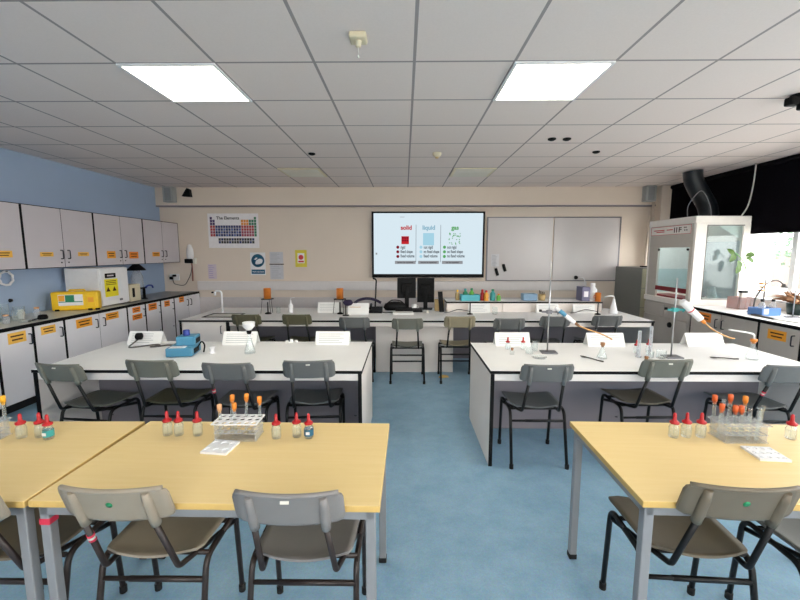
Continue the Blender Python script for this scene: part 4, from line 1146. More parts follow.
for k in range(3): box(b, -.05 + k * .04, -.02 + k * .04, -.015, .015 - .01 * (k % 2), 0, .02 + .012 * (k % 2), .006)
o = obj('crumpled_tissue', b, M['paper'], None, (-1.055, 3.60, ZB), .3); tag(o, 'small crumpled white tissue at the rear of the left white bench', 'tissue')

# ------------------------------------------------------------------ on the right white bench
tent_card(.972, 3.53, 'folded white card behind the red dropper tops, aisle end of the right white bench')
tent_card(1.80, 3.52, 'folded white card behind the small bunged flask, middle of the right white bench', w=.33)
tent_card(2.685, 3.53, 'folded white card at the window end of the right white bench', w=.33)
t = stand('retort_stand', (1.195, 3.25, ZB), 'retort stand with slanting test tube nearest the aisle, on the right white bench', .76, .345, rot=-.1)
b = bmn(); tube(b, [(.045, -.02, .385), (.20, -.02, .262)], .016, 12); k = obj('boiling_tube', b, M['white'], t)
b = bmn(); tube(b, [(.075, -.02, .361), (.125, -.02, .3215)], .0175, 12); obj('label_band', b, M['blue'], k)
b = bmn(); tube(b, [(.20, -.02, .262), (.235, -.02, .236)], .011, 10); obj('bung', b, M['brown'], k)
b = bmn(); tube(b, spline([(.235, -.02, .236), (.30, -.02, .21), (.42, -.02, .17), (.50, -.02, .13)]), .0055, 8); obj('delivery_tube', b, M['rubtube'], t)
t = stand('retort_stand', (2.128, 3.11, ZB), 'retort stand with teal clamp and white tube, nearer the windows on the right white bench', .635, .385, rot=0, clamp_m='teal_metal')
b = bmn(); tube(b, [(.03, -.03, .455), (.185, -.03, .315)], .026, 12); k = obj('boiling_tube', b, M['white'], t)
b = bmn(); tube(b, [(.10, -.03, .392), (.108, -.03, .3847)], .0264, 12); obj('label_band', b, M['rednote'], k)
b = bmn(); tube(b, [(.185, -.03, .315), (.22, -.03, .285)], .013, 10); obj('bung', b, M['orange'], k)
b = bmn(); tube(b, spline([(.22, -.03, .285), (.30, -.03, .225), (.42, -.03, .17), (.47, -.02, .16)]), .0055, 8); obj('rubber_tube', b, M['rubtube'], t)
flask((1.563, 3.075, ZB), 'small conical flask with brown bung in front of the middle card', M['brown'], .105, .038, 'conical flasks on the right bench')
t = flask((2.725, 3.06, ZB), 'conical flask with orange bung and bent white delivery tube near the windows', M['orange'], .14, .045, 'conical flasks on the right bench', .016)
b = bmn(); tube(b, fillet([(0, 0, .155), (0, 0, .20), (-.06, .0, .215), (-.20, .0, .235)], .02), .0065, 8); obj('delivery_tube', b, M['white'], t)
dropper_bottle((.893, 3.36, ZB), 'red-capped dropper bottle in front of the aisle-end card, left one', None, 'red capped bottles on the right bench', .95)
dropper_bottle((1.025, 3.36, ZB), 'red-capped dropper bottle in front of the aisle-end card, right one', None, 'red capped bottles on the right bench', .95)
dropper_bottle((1.927, 3.24, ZB), 'red-capped dropper bottle left of the teal clamp stand, left one', None, 'red capped bottles on the right bench', 1.0)
dropper_bottle((2.045, 3.27, ZB), 'red-capped dropper bottle left of the teal clamp stand, right one', None, 'red capped bottles on the right bench', 1.0)
t = thing('glass_stopper_jar', 'tiny glass jar with brown bung between the red capped bottles and the aisle', 'jar', (.885, 3.19, ZB))
b = bmn(); lathe(b, [(0, .001), (.018, .001), (.018, .03), (.011, .036), (.011, .04)], seg=14); obj('body', b, M['glass'], t)
b = bmn(); lathe(b, [(0, .032), (.010, .034), (.012, .054), (0, .055)], seg=12); obj('bung', b, M['brown'], t)
beaker('beaker', 1.035, 3.22, ZB, .03, .075, 'small glass beaker beside the aisle-end retort stand')
beaker('beaker', 1.11, 3.30, ZB, .022, .085, 'narrow glass beaker tucked behind the aisle-end retort stand base')
beaker('watch_glass', 1.07, 3.08, ZB, .055, .012, 'shallow glass dish in front of the aisle-end retort stand', cat='dish')
beaker('beaker', 2.03, 3.08, ZB, .035, .065, 'glass beaker at the foot of the teal clamp stand')
beaker('beaker', 1.955, 3.10, ZB, .028, .05, 'small glass beaker in front of the red capped bottles by the teal clamp stand')
for x, y, h, lab in ((1.875, 3.12, .21, 'tall thin measuring cylinder at the left of the bottles by the teal clamp stand'), (1.99, 3.16, .24, 'tallest thin measuring cylinder between the bottles by the teal clamp stand')):
    t = thing('measuring_cylinder', lab, 'measuring cylinder', (x, y, ZB), 0, 'measuring cylinders')
    b = bmn(); lathe(b, [(0, 0), (.026, 0), (.026, .006), (0, .008)], seg=6); obj('foot', b, M['glass2'], t)
    b = bmn(); lathe(b, [(.013, .008), (.013, h), (.016, h + .004), (.0115, h), (.0115, .01)], seg=14); obj('cylinder', b, M['glass2'], t)
t = thing('stopper', 'small brown bung standing among the glassware by the teal clamp stand', 'bung', (1.905, 3.06, ZB))
b = bmn(); lathe(b, [(0, 0), (.012, 0), (.015, .022), (0, .022)], seg=12); obj('body', b, M['brown'], t)
def spatula(x, y, rot, label):
    t = thing('spatula', label, 'spatula', (x, y, ZB), rot, 'metal spatulas on the right bench')
    b = bmn(); lathe(b, [(0, .002), (.7, .004), (1.0, .010), (.9, .006), (0, .0045)], 0, 0, 0, 16, sx=.030, sy=.016); obj('bowl', b, M['cable'], t)
    b = bmn(); tube(b, [(.025, 0, .008), (.07, 0, .008), (.13, -.006, .006), (.165, 0, .006)], .004, 8, radii=[.005, .0045, .005, .0065]); obj('handle', b, M['cable'], t)
spatula(1.43, 3.10, -1.0, 'dark metal spatula lying in front of the small bunged flask')
spatula(2.45, 3.085, -.22, 'dark metal spatula lying in front of the window-end card')

# ------------------------------------------------------------------ on the back bench
t = thing('swan_neck_tap', 'white swan neck tap at the sink on the left of the back bench', 'tap', (-2.53, 5.42, ZB))
b = bmn(); lathe(b, [(.03, 0), (.026, .012), (.016, .02)]); obj('base', b, M['white'], t)
b = bmn(); tube(b, fillet([(0, 0, .01), (0, 0, .30), (-.09, 0, .30), (-.09, 0, .24)], .045, 7), .013, 10); obj('spout', b, M['white'], t)
b = bmn(); lathe(b, [(0, 0), (.016, .003), (.016, .02), (0, .024)], -.125, 0, .27, 10); obj('handwheel', b, M['black'], t)
def copper_rig(x, y, label):
    t = thing('calorimeter_stand', label, 'calorimeter', (x, y, ZB), 0, 'copper calorimeters on the back bench')
    b = bmn(); lathe(b, [(0, .0), (.045, 0), (.04, .012), (.014, .022)]); obj('burner_base', b, M['black'], t)
    b = bmn(); tube(b, [(0, 0, .02), (0, 0, .16)], .008, 8); obj('burner_tube', b, M['black'], t)
    b = bmn(); lathe(b, [(.085, .20), (.085, .207), (.045, .207), (.045, .20), (.085, .20)], seg=20)
    obj('ring_top', b, M['black'], t)
    for a in (0, 2.09, 4.19):
        b = bmn(); tube(b, [(.07 * math.cos(a + 1.2), .07 * math.sin(a + 1.2), .203), (.095 * math.cos(a + 1.2), .095 * math.sin(a + 1.2), .004)], .004, 6); obj('leg', b, M['cable'], t)
    b = bmn(); lathe(b, [(0, .208), (.048, .208), (.048, .345), (.052, .349), (.046, .349), (.046, .215), (0, .212)], seg=20); obj('can', b, M['copper'], t)
copper_rig(-1.86, 5.32, 'copper can on a tripod at the left of the back bench, behind the leftmost chair')
copper_rig(-.875, 5.32, 'copper can on a tripod beside the purple bulb on the back bench')
t = thing('wash_bottle', 'small white bottle on the back bench between the two copper cans', 'bottle', (-1.585, 5.45, ZB))
b = bmn(); lathe(b, [(0, 0), (.03, 0), (.032, .01), (.032, .10), (.012, .13), (.010, .17), (0, .175)], seg=16); obj('body', b, M['white'], t)
b = bmn(); tube(b, fillet([(0, 0, .17), (0, 0, .20), (.06, 0, .21)], .02), .004, 6); obj('nozzle', b, M['white'], t)
beaker('beaker', -1.73, 5.36, ZB, .03, .09, 'small glass beaker beside the left copper can on the back bench')
tent_card(-1.06, 5.47, 'folded white card on the back bench left of the second copper can', w=.29, h=.14)
t = thing('rubber_bulb', 'dark purple rubber bulb on a small stand right of the second copper can', 'rubber bulb', (-.745, 5.17, ZB))
b = bmn(); lathe(b, [(0, .13), (.035, .14), (.055, .175), (.035, .21), (0, .215)], seg=14, sx=1.3); obj('bulb', b, M['purple'], t)
b = bmn(); tube(b, [(-.03, 0, .004), (-.03, 0, .14)], .007, 8); box(b, -.07, .01, -.03, .03, 0, .01, .003); obj('support', b, M['black'], t)
t = thing('paper_stack', 'white paper pad propped up beside the purple bulb', 'paper', (-.62, 5.26, ZB))
b = bmn(); prism(b, [(-.02, 0), (.05, .15), (.06, .147), (-.008, 0)], 'x', -.14, .14); obj('sheets', b, M['paper'], t)
b = bmn(); box(b, -.12, .03, -.004, .003, .1, .106); o = obj('coloured_line', b, M['rubtube'], t, (0, .022, -.004))
t = thing('desk_phone', 'black desk telephone on the back bench below the screen corner', 'telephone', (-.40, 5.47, ZB))
b = bmn(); prism(b, [(-.09, 0), (.09, 0), (.09, .07), (-.09, .03)], 'x', -.09, .09); obj('body', b, M['black'], t)
b = bmn(); tube(b, [(-.075, -.08, .065), (-.07, .0, .085), (-.07, .07, .105)], .017, 8); obj('handset', b, M['black'], t)
b = bmn(); tube(b, spline([(.08, -.07, .015), (.14, -.09, .01), (.2, -.08, .01), (.26, -.1, .01)]), .006, 6); obj('cord', b, M['black'], t)
t = thing('desk_lamp', 'black desk lamp with a long arm and a dark wide shade, left below the screen', 'lamp', (-.43, 5.74, ZB))
b = bmn(); lathe(b, [(0, 0), (.07, 0), (.065, .015), (.02, .02)]); obj('base', b, M['black'], t)
b = bmn(); tube(b, fillet([(0, 0, .015), (.02, 0, .44), (-.03, 0, .46)], .03), .011, 8); obj('arm', b, M['black'], t)
b = bmn(); tube(b, spline([(-.30, -.05, .10), (-.22, -.05, .148), (-.11, -.05, .168), (.0, -.05, .15), (.09, -.05, .105)]), .02, 10, radii=None); obj('shade', b, M['purple'], t)
def monitor(x, y, rot, w, h, z0, label):
    t = thing('computer_monitor', label, 'monitor', (x, y, ZB), rot, 'computer monitors on the back bench')
    b = bmn(); box(b, -w / 2, w / 2, -.02, .02, z0, z0 + h, .008); obj('casing', b, M['black'], t)
    b = bmn(); box(b, -w * .3, w * .3, -.045, -.018, z0 + h * .25, z0 + h * .75, .012); obj('rear_housing', b, M['black'], t)
    b = bmn(); box(b, -.03, .03, -.06, -.03, .01, z0 + h * .6, .006); obj('stand', b, M['black'], t)
    b = bmn(); box(b, -.10, .10, -.09, .07, 0, .014, .006); obj('base', b, M['black'], t)
monitor(.03, 5.82, .12, .275, .30, .16, 'black computer monitor seen from behind, left one below the screen')
monitor(.312, 5.80, -.12, .25, .36, .10, 'black computer monitor seen from behind, right one below the screen')
t = thing('computer_keyboard', 'black keyboard and lead lying in front of the monitors', 'keyboard', (.06, 5.545, ZB), .03)
b = bmn(); prism(b, [(-.07, 0), (.07, 0), (.07, .035), (-.07, .022)], 'x', -.19, .19); obj('body', b, M['black'], t)
b = bmn()
for i in range(14):
    for j in range(4): box(b, -.178 + i * .0258, -.156 + i * .0258, -.06 + j * .03, -.036 + j * .03, .026 + j * .003, .034 + j * .003)
obj('keys', b, M['rubber'], t)
t = thing('leather_bag', 'lumpy black pouch lying behind the keyboard on the back bench', 'bag', (-.13, 5.665, ZB))
b = bmn(); lathe(b, [(0, 0), (.9, .0), (1.0, .03), (.85, .07), (.4, .09), (0, .092)], 0, 0, 0, 20, sx=.17, sy=.05)
for v in b.verts: v.co.z *= 1.35; v.co += Vector((random.uniform(-.008, .008), random.uniform(-.006, .006), random.uniform(-.0, .008)))
obj('body', b, M['black'], t)
b = bmn(); tube(b, spline([(-.12, 0, .10), (-.05, 0, .145), (.06, 0, .14), (.12, 0, .10)]), .009, 6); obj('strap', b, M['rubber'], t)
b = bmn(); box(b, -.14, .14, -.09, .09, 0, .018, .003); o = obj('exercise_book', b, M['paper'], None, (-.02, 5.36, ZB), .05); tag(o, 'white exercise book lying in front of the keyboard, under the screen', 'book')
t = thing('mug', 'small white mug standing in front of the left monitor', 'mug', (.14, 5.655, ZB + .0))
b = bmn(); lathe(b, [(0, 0), (.034, 0), (.036, .008), (.038, .09), (.035, .09), (.033, .01), (0, .008)], seg=18); obj('cup', b, M['mug'], t)
b = bmn(); tube(b, fillet([(.036, 0, .075), (.062, 0, .07), (.058, 0, .02), (.035, 0, .018)], .012), .005, 6); obj('handle', b, M['mug'], t)
t = thing('computer_mouse', 'pale computer mouse right of the keyboard on the back bench', 'mouse', (.315, 5.47, ZB), .2)
b = bmn(); lathe(b, [(0, 0), (1, 0), (1, .3), (.8, .7), (.4, .95), (0, 1)], 0, 0, 0, 14, sx=.03, sy=.05)
for v in b.verts: v.co.z *= .034
obj('shell', b, M['offwhite'], t)
b = bmn(); tube(b, [(0, .02, .034), (0, .035, .03)], .005, 6); obj('scroll_wheel', b, M['black'], t)
t = thing('storage_box', 'small tan cardboard box right of the monitors on the back bench', 'box', (.505, 5.66, ZB))
b = bmn(); box(b, -.07, .06, -.06, .06, 0, .15, .004); obj('carton', b, M['tan'], t)
b = bmn(); box(b, -.075, .0, -.062, .062, .148, .158, .003); obj('flap', b, M['tan'], t)
b = bmn(); prism(b, [(-.04, 0), (.05, .28), (.065, .278), (-.02, 0)], 'x', -.035, .03); o = obj('black_folder', b, M['black'], None, (.52, 5.55, ZB), .2); tag(o, 'black folder leaning on the tan cardboard box', 'folder')
# on the reagent shelf
t = thing('crate', 'low teal plastic crate on the raised shelf', 'crate', (.94, 5.68, ZS))
b = bmn(); w, d, h, k = .135, .08, .085, .005
box(b, -w, w, -d, d, 0, k); box(b, -w, w, -d, -d + k, k, h); box(b, -w, w, d - k, d, k, h); box(b, -w, -w + k, -d, d, k, h); box(b, w - k, w, -d, d, k, h)
obj('tray', b, M['teal'], t)
b = bmn(); box(b, -w - .004, w + .004, -d - .004, -d + .006, h - .012, h + .002, .002); obj('rim', b, M['teal'], t)
def squeezy(loc, m, capm, label, h=.15, r=.035, group='coloured bottles on the raised shelf'):
    t = thing('reagent_bottle', label, 'bottle', loc, 0, group)
    b = bmn(); lathe(b, [(0, 0), (r * .95, 0), (r, .008), (r, h * .62), (r * .5, h * .76), (r * .45, h * .84)], seg=16); obj('body', b, m, t)
    b = bmn(); lathe(b, [(r * .52, h * .82), (r * .55, h * .96), (r * .3, h), (0, h)], seg=14); obj('cap', b, capm, t)
squeezy((.875, 5.68, ZS + .0055), M['green'], M['teal_metal'], 'dark green bottle in the teal crate, left one', .165)
squeezy((.965, 5.68, ZS + .0055), M['lime'], M['green'], 'leaf green bottle in the teal crate, right one', .17)
squeezy((.765, 5.70, ZS), M['tan'], M['yellow'], 'tan bottle with yellow cap left of the teal crate', .15, .03)
squeezy((1.115, 5.66, ZS), M['red'], M['red'], 'red bottle right of the teal crate', .16, .03)
squeezy((1.165, 5.62, ZS), mat('amber_bottle', (232, 160, 52), .4), M['red'], 'amber bottle with red cap right of the teal crate', .15, .032)
squeezy((1.265, 5.66, ZS), M['teal_metal'], M['green'], 'teal bottle with green cap, right of the amber one', .165, .038)
squeezy((1.345, 5.64, ZS), M['lime'], M['deep_lab'], 'short leaf green bottle with orange cap at the right of the coloured row', .10, .03)
b = bmn(); box(b, -.10, .10, -.07, .07, 0, .10, .01); o = obj('sponge_box', b, mat('slate_blue_box', (122, 152, 178), .5), None, (1.79, 5.68, ZS)); tag(o, 'slate blue box on the middle of the raised shelf', 'box')
t = thing('pen_pot', 'brown pot with pens right of the slate blue box', 'pot', (1.975, 5.68, ZS))
b = bmn(); lathe(b, [(0, 0), (.045, 0), (.05, .09), (.046, .09), (.042, .01), (0, .008)]); obj('pot', b, M['tan'], t)
b = bmn()
for k in range(4): tube(b, [(-.01 + .01 * k, 0, .01), (-.04 + .025 * k, .01 * (k % 2), .145 - .01 * k)], .005, 6)
obj('pens', b, M['black'], t)
t = thing('box_file', 'dark slate box file standing on the raised shelf', 'file', (2.56, 5.68, ZS))
b = bmn(); box(b, -.055, .055, -.10, .10, 0, .20, .005); obj('case', b, mat('slate_purple', (112, 110, 138), .5), t)
b = bmn(); box(b, -.03, .03, -.1025, -.1, .06, .14, .001); obj('spine_label', b, M['door_lav'], t)
t = thing('wash_bottle', 'white bottle standing right of the slate box file', 'bottle', (2.685, 5.66, ZS))
b = bmn(); lathe(b, [(0, 0), (.055, 0), (.058, .01), (.058, .16), (.028, .20), (.026, .215)]); obj('body', b, M['white'], t)
b = bmn(); lathe(b, [(.032, .212), (.032, .25), (.0, .252)], seg=14); obj('cap', b, M['white'], t)
t = thing('copper_can', 'copper can with brackets at the right end of the raised shelf', 'can', (2.73, 5.60, ZS + .0))
t.location = (2.70, 5.56, ZS); t.location.x = 2.60
t.location = (2.715, 5.553, ZS)
b = bmn(); lathe(b, [(0, 0), (.038, 0), (.038, .12), (.042, .124), (.035, .124), (.035, .01), (0, .006)], seg=18); obj('can', b, M['copper'], t)
b = bmn(); tube(b, fillet([(-.04, 0, .05), (-.055, 0, .05), (-.055, 0, .09), (-.04, 0, .09)], .01), .005, 6); obj('handle', b, M['copper'], t)
t = thing('swan_neck_tap', 'white swan neck tap at the right end of the back bench', 'tap', (2.86, 5.40, ZB))
b = bmn(); lathe(b, [(0, 0), (.055, 0), (.056, .02), (.035, .10), (.018, .17), (.014, .20)]); obj('body', b, M['white'], t)
b = bmn(); tube(b, fillet([(0, 0, .19), (0, 0, .235), (-.05, 0, .245), (-.13, 0, .225)], .03), .009, 8); obj('spout', b, M['white'], t)
tent_card(1.03, 5.44, 'folded white card under the coloured bottles on the back bench', w=.30, h=.13, dy=.04)
tent_card(1.97, 5.44, 'folded white card in the middle of the right half of the back bench', w=.30, h=.13, dy=.04)
tent_card(2.47, 5.44, 'folded white card at the right end of the back bench', w=.30, h=.12, dy=.04)
for x, y, h, lab in ((.885, 5.30, .20, 'black burner stand in front of the card under the coloured bottles'), (2.60, 5.30, .19, 'black burner stand behind the rightmost back bench chair')):
    t = thing('burner', lab, 'burner', (x, y, ZB), 0, 'gas burners on the back bench')
    b = bmn(); lathe(b, [(0, 0), (.04, 0), (.036, .012), (.012, .02)]); obj('base', b, M['black'], t)
    b = bmn(); tube(b, [(0, 0, .018), (0, 0, h * .8)], .008, 8); obj('barrel', b, M['black'], t)
    b = bmn(); tube(b, spline([(.0, 0, .04), (-.06, .02, .05), (-.16, .03, .06), (-.28, .05, .02), (-.34, .06, .012)]), .006, 6); obj('hose', b, M['cable'], t)
beaker('beaker', 1.22, 5.30, ZB, .035, .10, 'glass beaker on the back bench right of the left burner')
b = bmn(); lathe(b, [(0, 0), (1, 0), (.9, .5), (.3, .9), (0, 1)], 0, 0, 0, 12, sx=.07, sy=.03)
for v in b.verts: v.co.z *= .03; v.co += Vector((random.uniform(-.012, .012), random.uniform(-.008, .008), random.uniform(0, .006)))
o = obj('duster', b, mat('yellow_cloth', (226, 190, 120), .8), None, (.49, 4.80, .0), .2); tag(o, 'crumpled yellow duster on the blue floor by the sandy chair', 'cloth')

# ------------------------------------------------------------------ filing cabinet
t = thing('filing_cabinet', 'tall grey steel filing cabinet beside the whiteboard', 'cabinet', (3.79, 6.38, 0))
b = bmn(); box(b, 0, .40, 0, .785, .001, 1.305, .004); obj('body', b, M['cabinet_steel'], t)
for k in range(4):
    b = bmn(); box(b, .01, .39, -.014, -.001, .04 + k * .315, .345 + k * .315, .004); d = obj('drawer', b, M['cabinet_front_lit'], t)
    b = bmn(); box(b, .14, .26, -.028, -.014, .26 + k * .315, .275 + k * .315, .003); obj('handle', b, M['alu'], d)
b = bmn(); box(b, -.08, .08, -.05, .05, 0, .02, .005); o = obj('wall_tray', b, M['black'], None, (4.06, 6.72, 1.3055)); tag(o, 'flat black tray on top of the filing cabinet', 'tray')

# ------------------------------------------------------------------ right wall: base units, worktop, fume hood, blind
XF = 3.77
bg2 = 'warm grey base cabinets along the window wall'
rb = [
    (2.70, 3.20, 'warm grey base cabinet at the window wall, hidden by the right photo edge', [(2.716, 3.184, 3.13, [])]),
    (3.20, 3.735, 'warm grey base cabinet at the window wall, just at the right photo edge', [(3.216, 3.719, 3.27, [])]),
    (3.735, 4.195, 'single warm grey base cabinet with one large orange label near the right photo edge', [(3.751, 4.179, 3.80, [(3.98, .72, .20, .10, OL)])]),
    (4.195, 5.20, 'double warm grey base cabinet beside the fume cupboard', [(4.211, 4.695, 4.65, []), (4.701, 5.184, 4.75, [(4.95, .745, .20, .11, DL)])]),
]
for (y0, y1, lab, doors) in rb:
    cabinet('base_cabinet', lab, 'cabinet', bg2, -1, XF, y0, y1, 0, .82, .63, doors, M['door_warm'], True)
t = thing('worktop', 'pale worktop with black edge under the window', 'worktop', (0, 0, 0))
b = bmn(); box(b, XF - .01, XR - .012, 2.6, 5.215, .8215, .85, .002); obj('top', b, M['bench_top'], t)
b = bmn(); box(b, XF - .016, XF - .01, 2.6, 5.215, .8215, .8505); obj('edging', b, M['black_edge'], t)
b = bmn(); box(b, XR - .03, XR - .012, 2.6, 5.215, .8505, .94, .002); obj('upstand', b, M['bench_white'], t)
ZR = .8505
# fume cupboard
t = thing('fume_cupboard', 'white fume cupboard with glass sides and a red sill, under the black duct', 'fume cupboard', (XF, 5.235, 0))
D, Wd = .70, .985   # depth along x, width along y
HW, HG = M['hood_white'], M['hood_grey']
b = bmn(); box(b, .01, D, .01, Wd - .01, .05, .83, .003); obj('base_cabinet', b, M['door_warm'], t)
b = bmn(); box(b, -.008, .01, .02, .48, .64, .80, .003); box(b, -.008, .01, .50, Wd - .02, .64, .80, .003); dr = obj('drawer', b, M['door_warm'], t)
b = bmn(); box(b, -.008, .01, .02, Wd - .02, .07, .62, .003); dd = obj('door', b, M['door_warm'], t)
b = bmn(); lathe(b, [(.04, 0), (.035, .02), (0, .022)], seg=16); o = obj('knob', b, M['black'], dd, (-.008, .34, .53)); o.rotation_euler = (0, -PI / 2, 0)
b = bmn(); lathe(b, [(.012, 0), (.012, .03), (0, .03)], seg=10); o = obj('knob', b, M['chrome'], dr, (-.008, .25, .71)); o.rotation_euler = (0, -PI / 2, 0)
b = bmn(); box(b, -.015, D, 0, Wd, .83, .905, .006); obj('sill', b, HW, t)
b = bmn(); box(b, -.012, D, 0, Wd, 1.93, 2.02, .008); obj('top_panel', b, HW, t)
# corner posts and side frames
b = bmn()
b.free()
for y0, y1 in ((0, .045), (Wd - .045, Wd)):
    b = bmn()
    box(b, 0, .15, y0, y1, .905, 1.93, .005); box(b, D - .09, D, y0, y1, .905, 1.93, .005)
    box(b, .149, D - .089, y0, y1, 1.895, 1.93, .003); box(b, .149, D - .089, y0, y1, .905, .945, .003)
    obj('side_frame', b, HW, t)
for y in (.02,):
    b = bmn(); box(b, .15, D - .09, y, y + .005, .945, 1.895); obj('side_window', b, M['hoodpane'], t)
    b = bmn(); box(b, .14, D - .08, y - .022, y - .018, .935, .945); box(b, .14, .15, y - .022, y - .018, .945, 1.895); box(b, .14, D - .08, y - .022, y - .018, 1.895, 1.905); obj('window_seal', b, M['cable'], t)
# front: header with notice strip, upper panel, sash
b = bmn(); box(b, -.004, .02, .045, Wd - .045, 1.62, 1.93, .003); obj('upper_panel', b, HG, t)
b = bmn(); box(b, -.007, -.004, .08, Wd - .06, 1.80, 1.92, .001); hd = obj('notice_strip', b, HW, t)
b = bmn()
for a in ((.08, Wd - .06, 1.915, 1.92), (.08, Wd - .06, 1.80, 1.805), (.08, .085, 1.805, 1.915), (Wd - .065, Wd - .06, 1.805, 1.915)): box(b, -.009, -.007, *a)
for y0, y1, z in ((.62, .86, 1.868), (.62, .80, 1.845), (.44, .57, 1.868)): box(b, -.009, -.007, y0, y1, z - .006, z + .006)
obj('red_border', b, M['rednote'], hd)
b = bmn()
for y in (.405, .36, .31): box(b, -.009, -.007, y - .008, y + .008, 1.825, 1.895)
for z in (1.885, 1.86): box(b, -.009, -.007, .265, .30, z - .006, z + .006)
for y, z in ((.21, 1.885), (.18, 1.885), (.20, 1.85), (.16, 1.85)): box(b, -.009, -.007, y - .009, y + .009, z - .008, z + .008)
obj('dark_print', b, M['ink'], hd)
for y0, y1 in ((Wd - .245, Wd - .045), (.045, .09)):
    b = bmn(); box(b, -.002, .03, y0, y1, .905, 1.62, .003); obj('front_post', b, HG, t)
b = bmn(); box(b, .004, .009, .09, Wd - .245, 1.06, 1.62); sash = obj('sash', b, M['hoodpane'], t)
b = bmn()
for y in (.115, Wd - .27): tube(b, [(.004, y, 1.59), (-.012, y, 1.59)], .015, 12)
obj('sash_knob', b, M['black'], sash)
b = bmn(); box(b, -.004, .016, .085, Wd - .24, 1.0, 1.062, .004); obj('sash_bar', b, M['hood_red'], sash)
b = bmn(); box(b, .04, .30, .10, Wd - .12, .9055, .93, .004); obj('red_sill', b, M['hood_red'], t)
b = bmn(); box(b, D - .03, D - .01, .045, Wd - .045, .905, 1.93); obj('back_panel', b, mat('hood_lining', (150, 162, 168), .3), t)
b = bmn(); box(b, .15, D - .09, Wd - .03, Wd - .02, 1.30, 1.90); obj('far_view_panel', b, mat('far_view_white', (244, 244, 244), .35), t)  # opaque white and blue panels painted as the bright view through far glass
b = bmn(); box(b, .15, D - .09, Wd - .03, Wd - .02, .94, 1.2995); obj('far_view_panel', b, mat('far_view_blue', (200, 222, 228), .35), t)
b = bmn(); box(b, .20, .30, .30, .68, 1.905, 1.9295, .004); obj('lamp', b, emit('hood_fill_glow', (255, 252, 244), PANEL * 1.6), t)  # glowing strip added to brighten the inside of the hood
b = bmn(); prism(b, [(D - .03, 1.93), (D - .03, 1.70), (.25, 1.93)], 'y', .05, Wd - .05); obj('baffle', b, HW, t)
# things inside the fume cupboard
hx, hy = XF, 5.235
stand('retort_stand', (hx + .50, hy + .56, .9055), 'grey retort stand standing inside the fume cupboard', .62, .38)
beaker('beaker', hx + .56, hy + .38, .9055, .05, .16, 'tall glass jar inside the fume cupboard')
flask((hx + .44, hy + .17, .9055), 'flask standing inside the fume cupboard near the side window', None, .18, .06)
# duct and cables on top
def ribbed(pts, r):
    P = spline(pts, 14); rad = [r * (1 + .05 * (k % 2)) for k in range(len(P))]
    return tube(bmn(), P, r, 18, radii=rad)
t = thing('exhaust_duct', 'thick black flexible duct rising from the fume cupboard to the ceiling', 'duct', (0, 0, 0))
obj('hose', ribbed([(4.30, 5.76, 2.034), (4.30, 5.76, 2.06), (4.30, 5.76, 2.10), (4.26, 5.76, 2.22), (4.14, 5.76, 2.40), (4.05, 5.76, 2.56), (4.03, 5.76, 2.68)], .115), M['duct'], t)
b = bmn(); lathe(b, [(.15, 2.0215), (.15, 2.03), (.125, 2.05)], 4.30, 5.76, 0, 20); obj('collar', b, M['duct'], t)
b = bmn(); tube(b, spline([(4.15, 5.5, 2.021), (4.11, 5.5, 2.2), (4.02, 5.55, 2.38), (3.90, 5.6, 2.20), (3.90, 5.6, 2.021)]), .006, 6); tag(obj('cable_loop', b, M['alu']), 'thin pale cable looping in front of the black duct', 'cable')
b = bmn(); tube(b, spline([(4.36, 5.27, 2.021), (4.43, 5.27, 2.15), (4.47, 5.27, 2.40), (4.48, 5.27, 2.68)]), .008, 6); tag(obj('ceiling_cable', b, M['offwhite']), 'white cable dropping from the ceiling to the fume cupboard corner', 'cable')
# blackout blind
t = thing('roller_blind', 'wide black blackout blind covering the upper windows', 'blind', (XR - .05, 0, 0))
b = bmn(); box(b, -.006, 0, 2.3, 7.0, 1.80, 2.62, .001); obj('fabric', b, M['blackmatt'], t)
b = bmn(); tube(b, [(.0, 2.3, 2.648), (.0, 7.0, 2.648)], .035, 12); obj('roller', b, M['blackmatt'], t)
b = bmn(); box(b, -.012, .006, 2.3, 7.0, 1.785, 1.802, .003); obj('bottom_bar', b, M['black'], t)

# ------------------------------------------------------------------ on the window worktop
t = thing('vine_plant', 'thin climbing plant with bright green leaves at the fume cupboard corner', 'plant', (4.40, 5.13, ZR))
b = bmn(); lathe(b, [(0, 0), (.04, 0), (.05, .10), (.045, .10), (.038, .01), (0, .01)]); obj('pot', b, mat('white_pot', (206, 202, 202), .5), t)
b = bmn(); lathe(b, [(0, .09), (.0455, .09)], seg=14); obj('soil', b, M['soil'], t)
b = bmn(); tube(b, spline([(0, 0, .09), (-.01, .0, .3), (-.03, 0, .48), (-.10, 0, .62), (-.19, 0, .70)]), .005, 6); tube(b, spline([(-.03, 0, .48), (-.03, 0, .58), (-.04, 0, .66)]), .004, 6); obj('stem', b, M['lime'], t)
def leaf_bm(c, d, u, L, W):
    b = bmn(); c, d, u = Vector(c), Vector(d).normalized(), Vector(u).normalized(); s = d.cross(u).normalized()
    rows = []
    for k in range(7):
        tt = k / 6; hw = W * math.sin(PI * min(1, tt * .92 + .04)) ** .8
        p = c + d * L * tt + u * (-.25 * L * tt * tt)
        rows.append([b.verts.new(p - s * hw + u * hw * .25), b.verts.new(p), b.verts.new(p + s * hw + u * hw * .25)])
    for r1, r2 in zip(rows, rows[1:]):
        for i in range(2): b.faces.new((r1[i], r1[i + 1], r2[i + 1], r2[i])).smooth = True
    return b
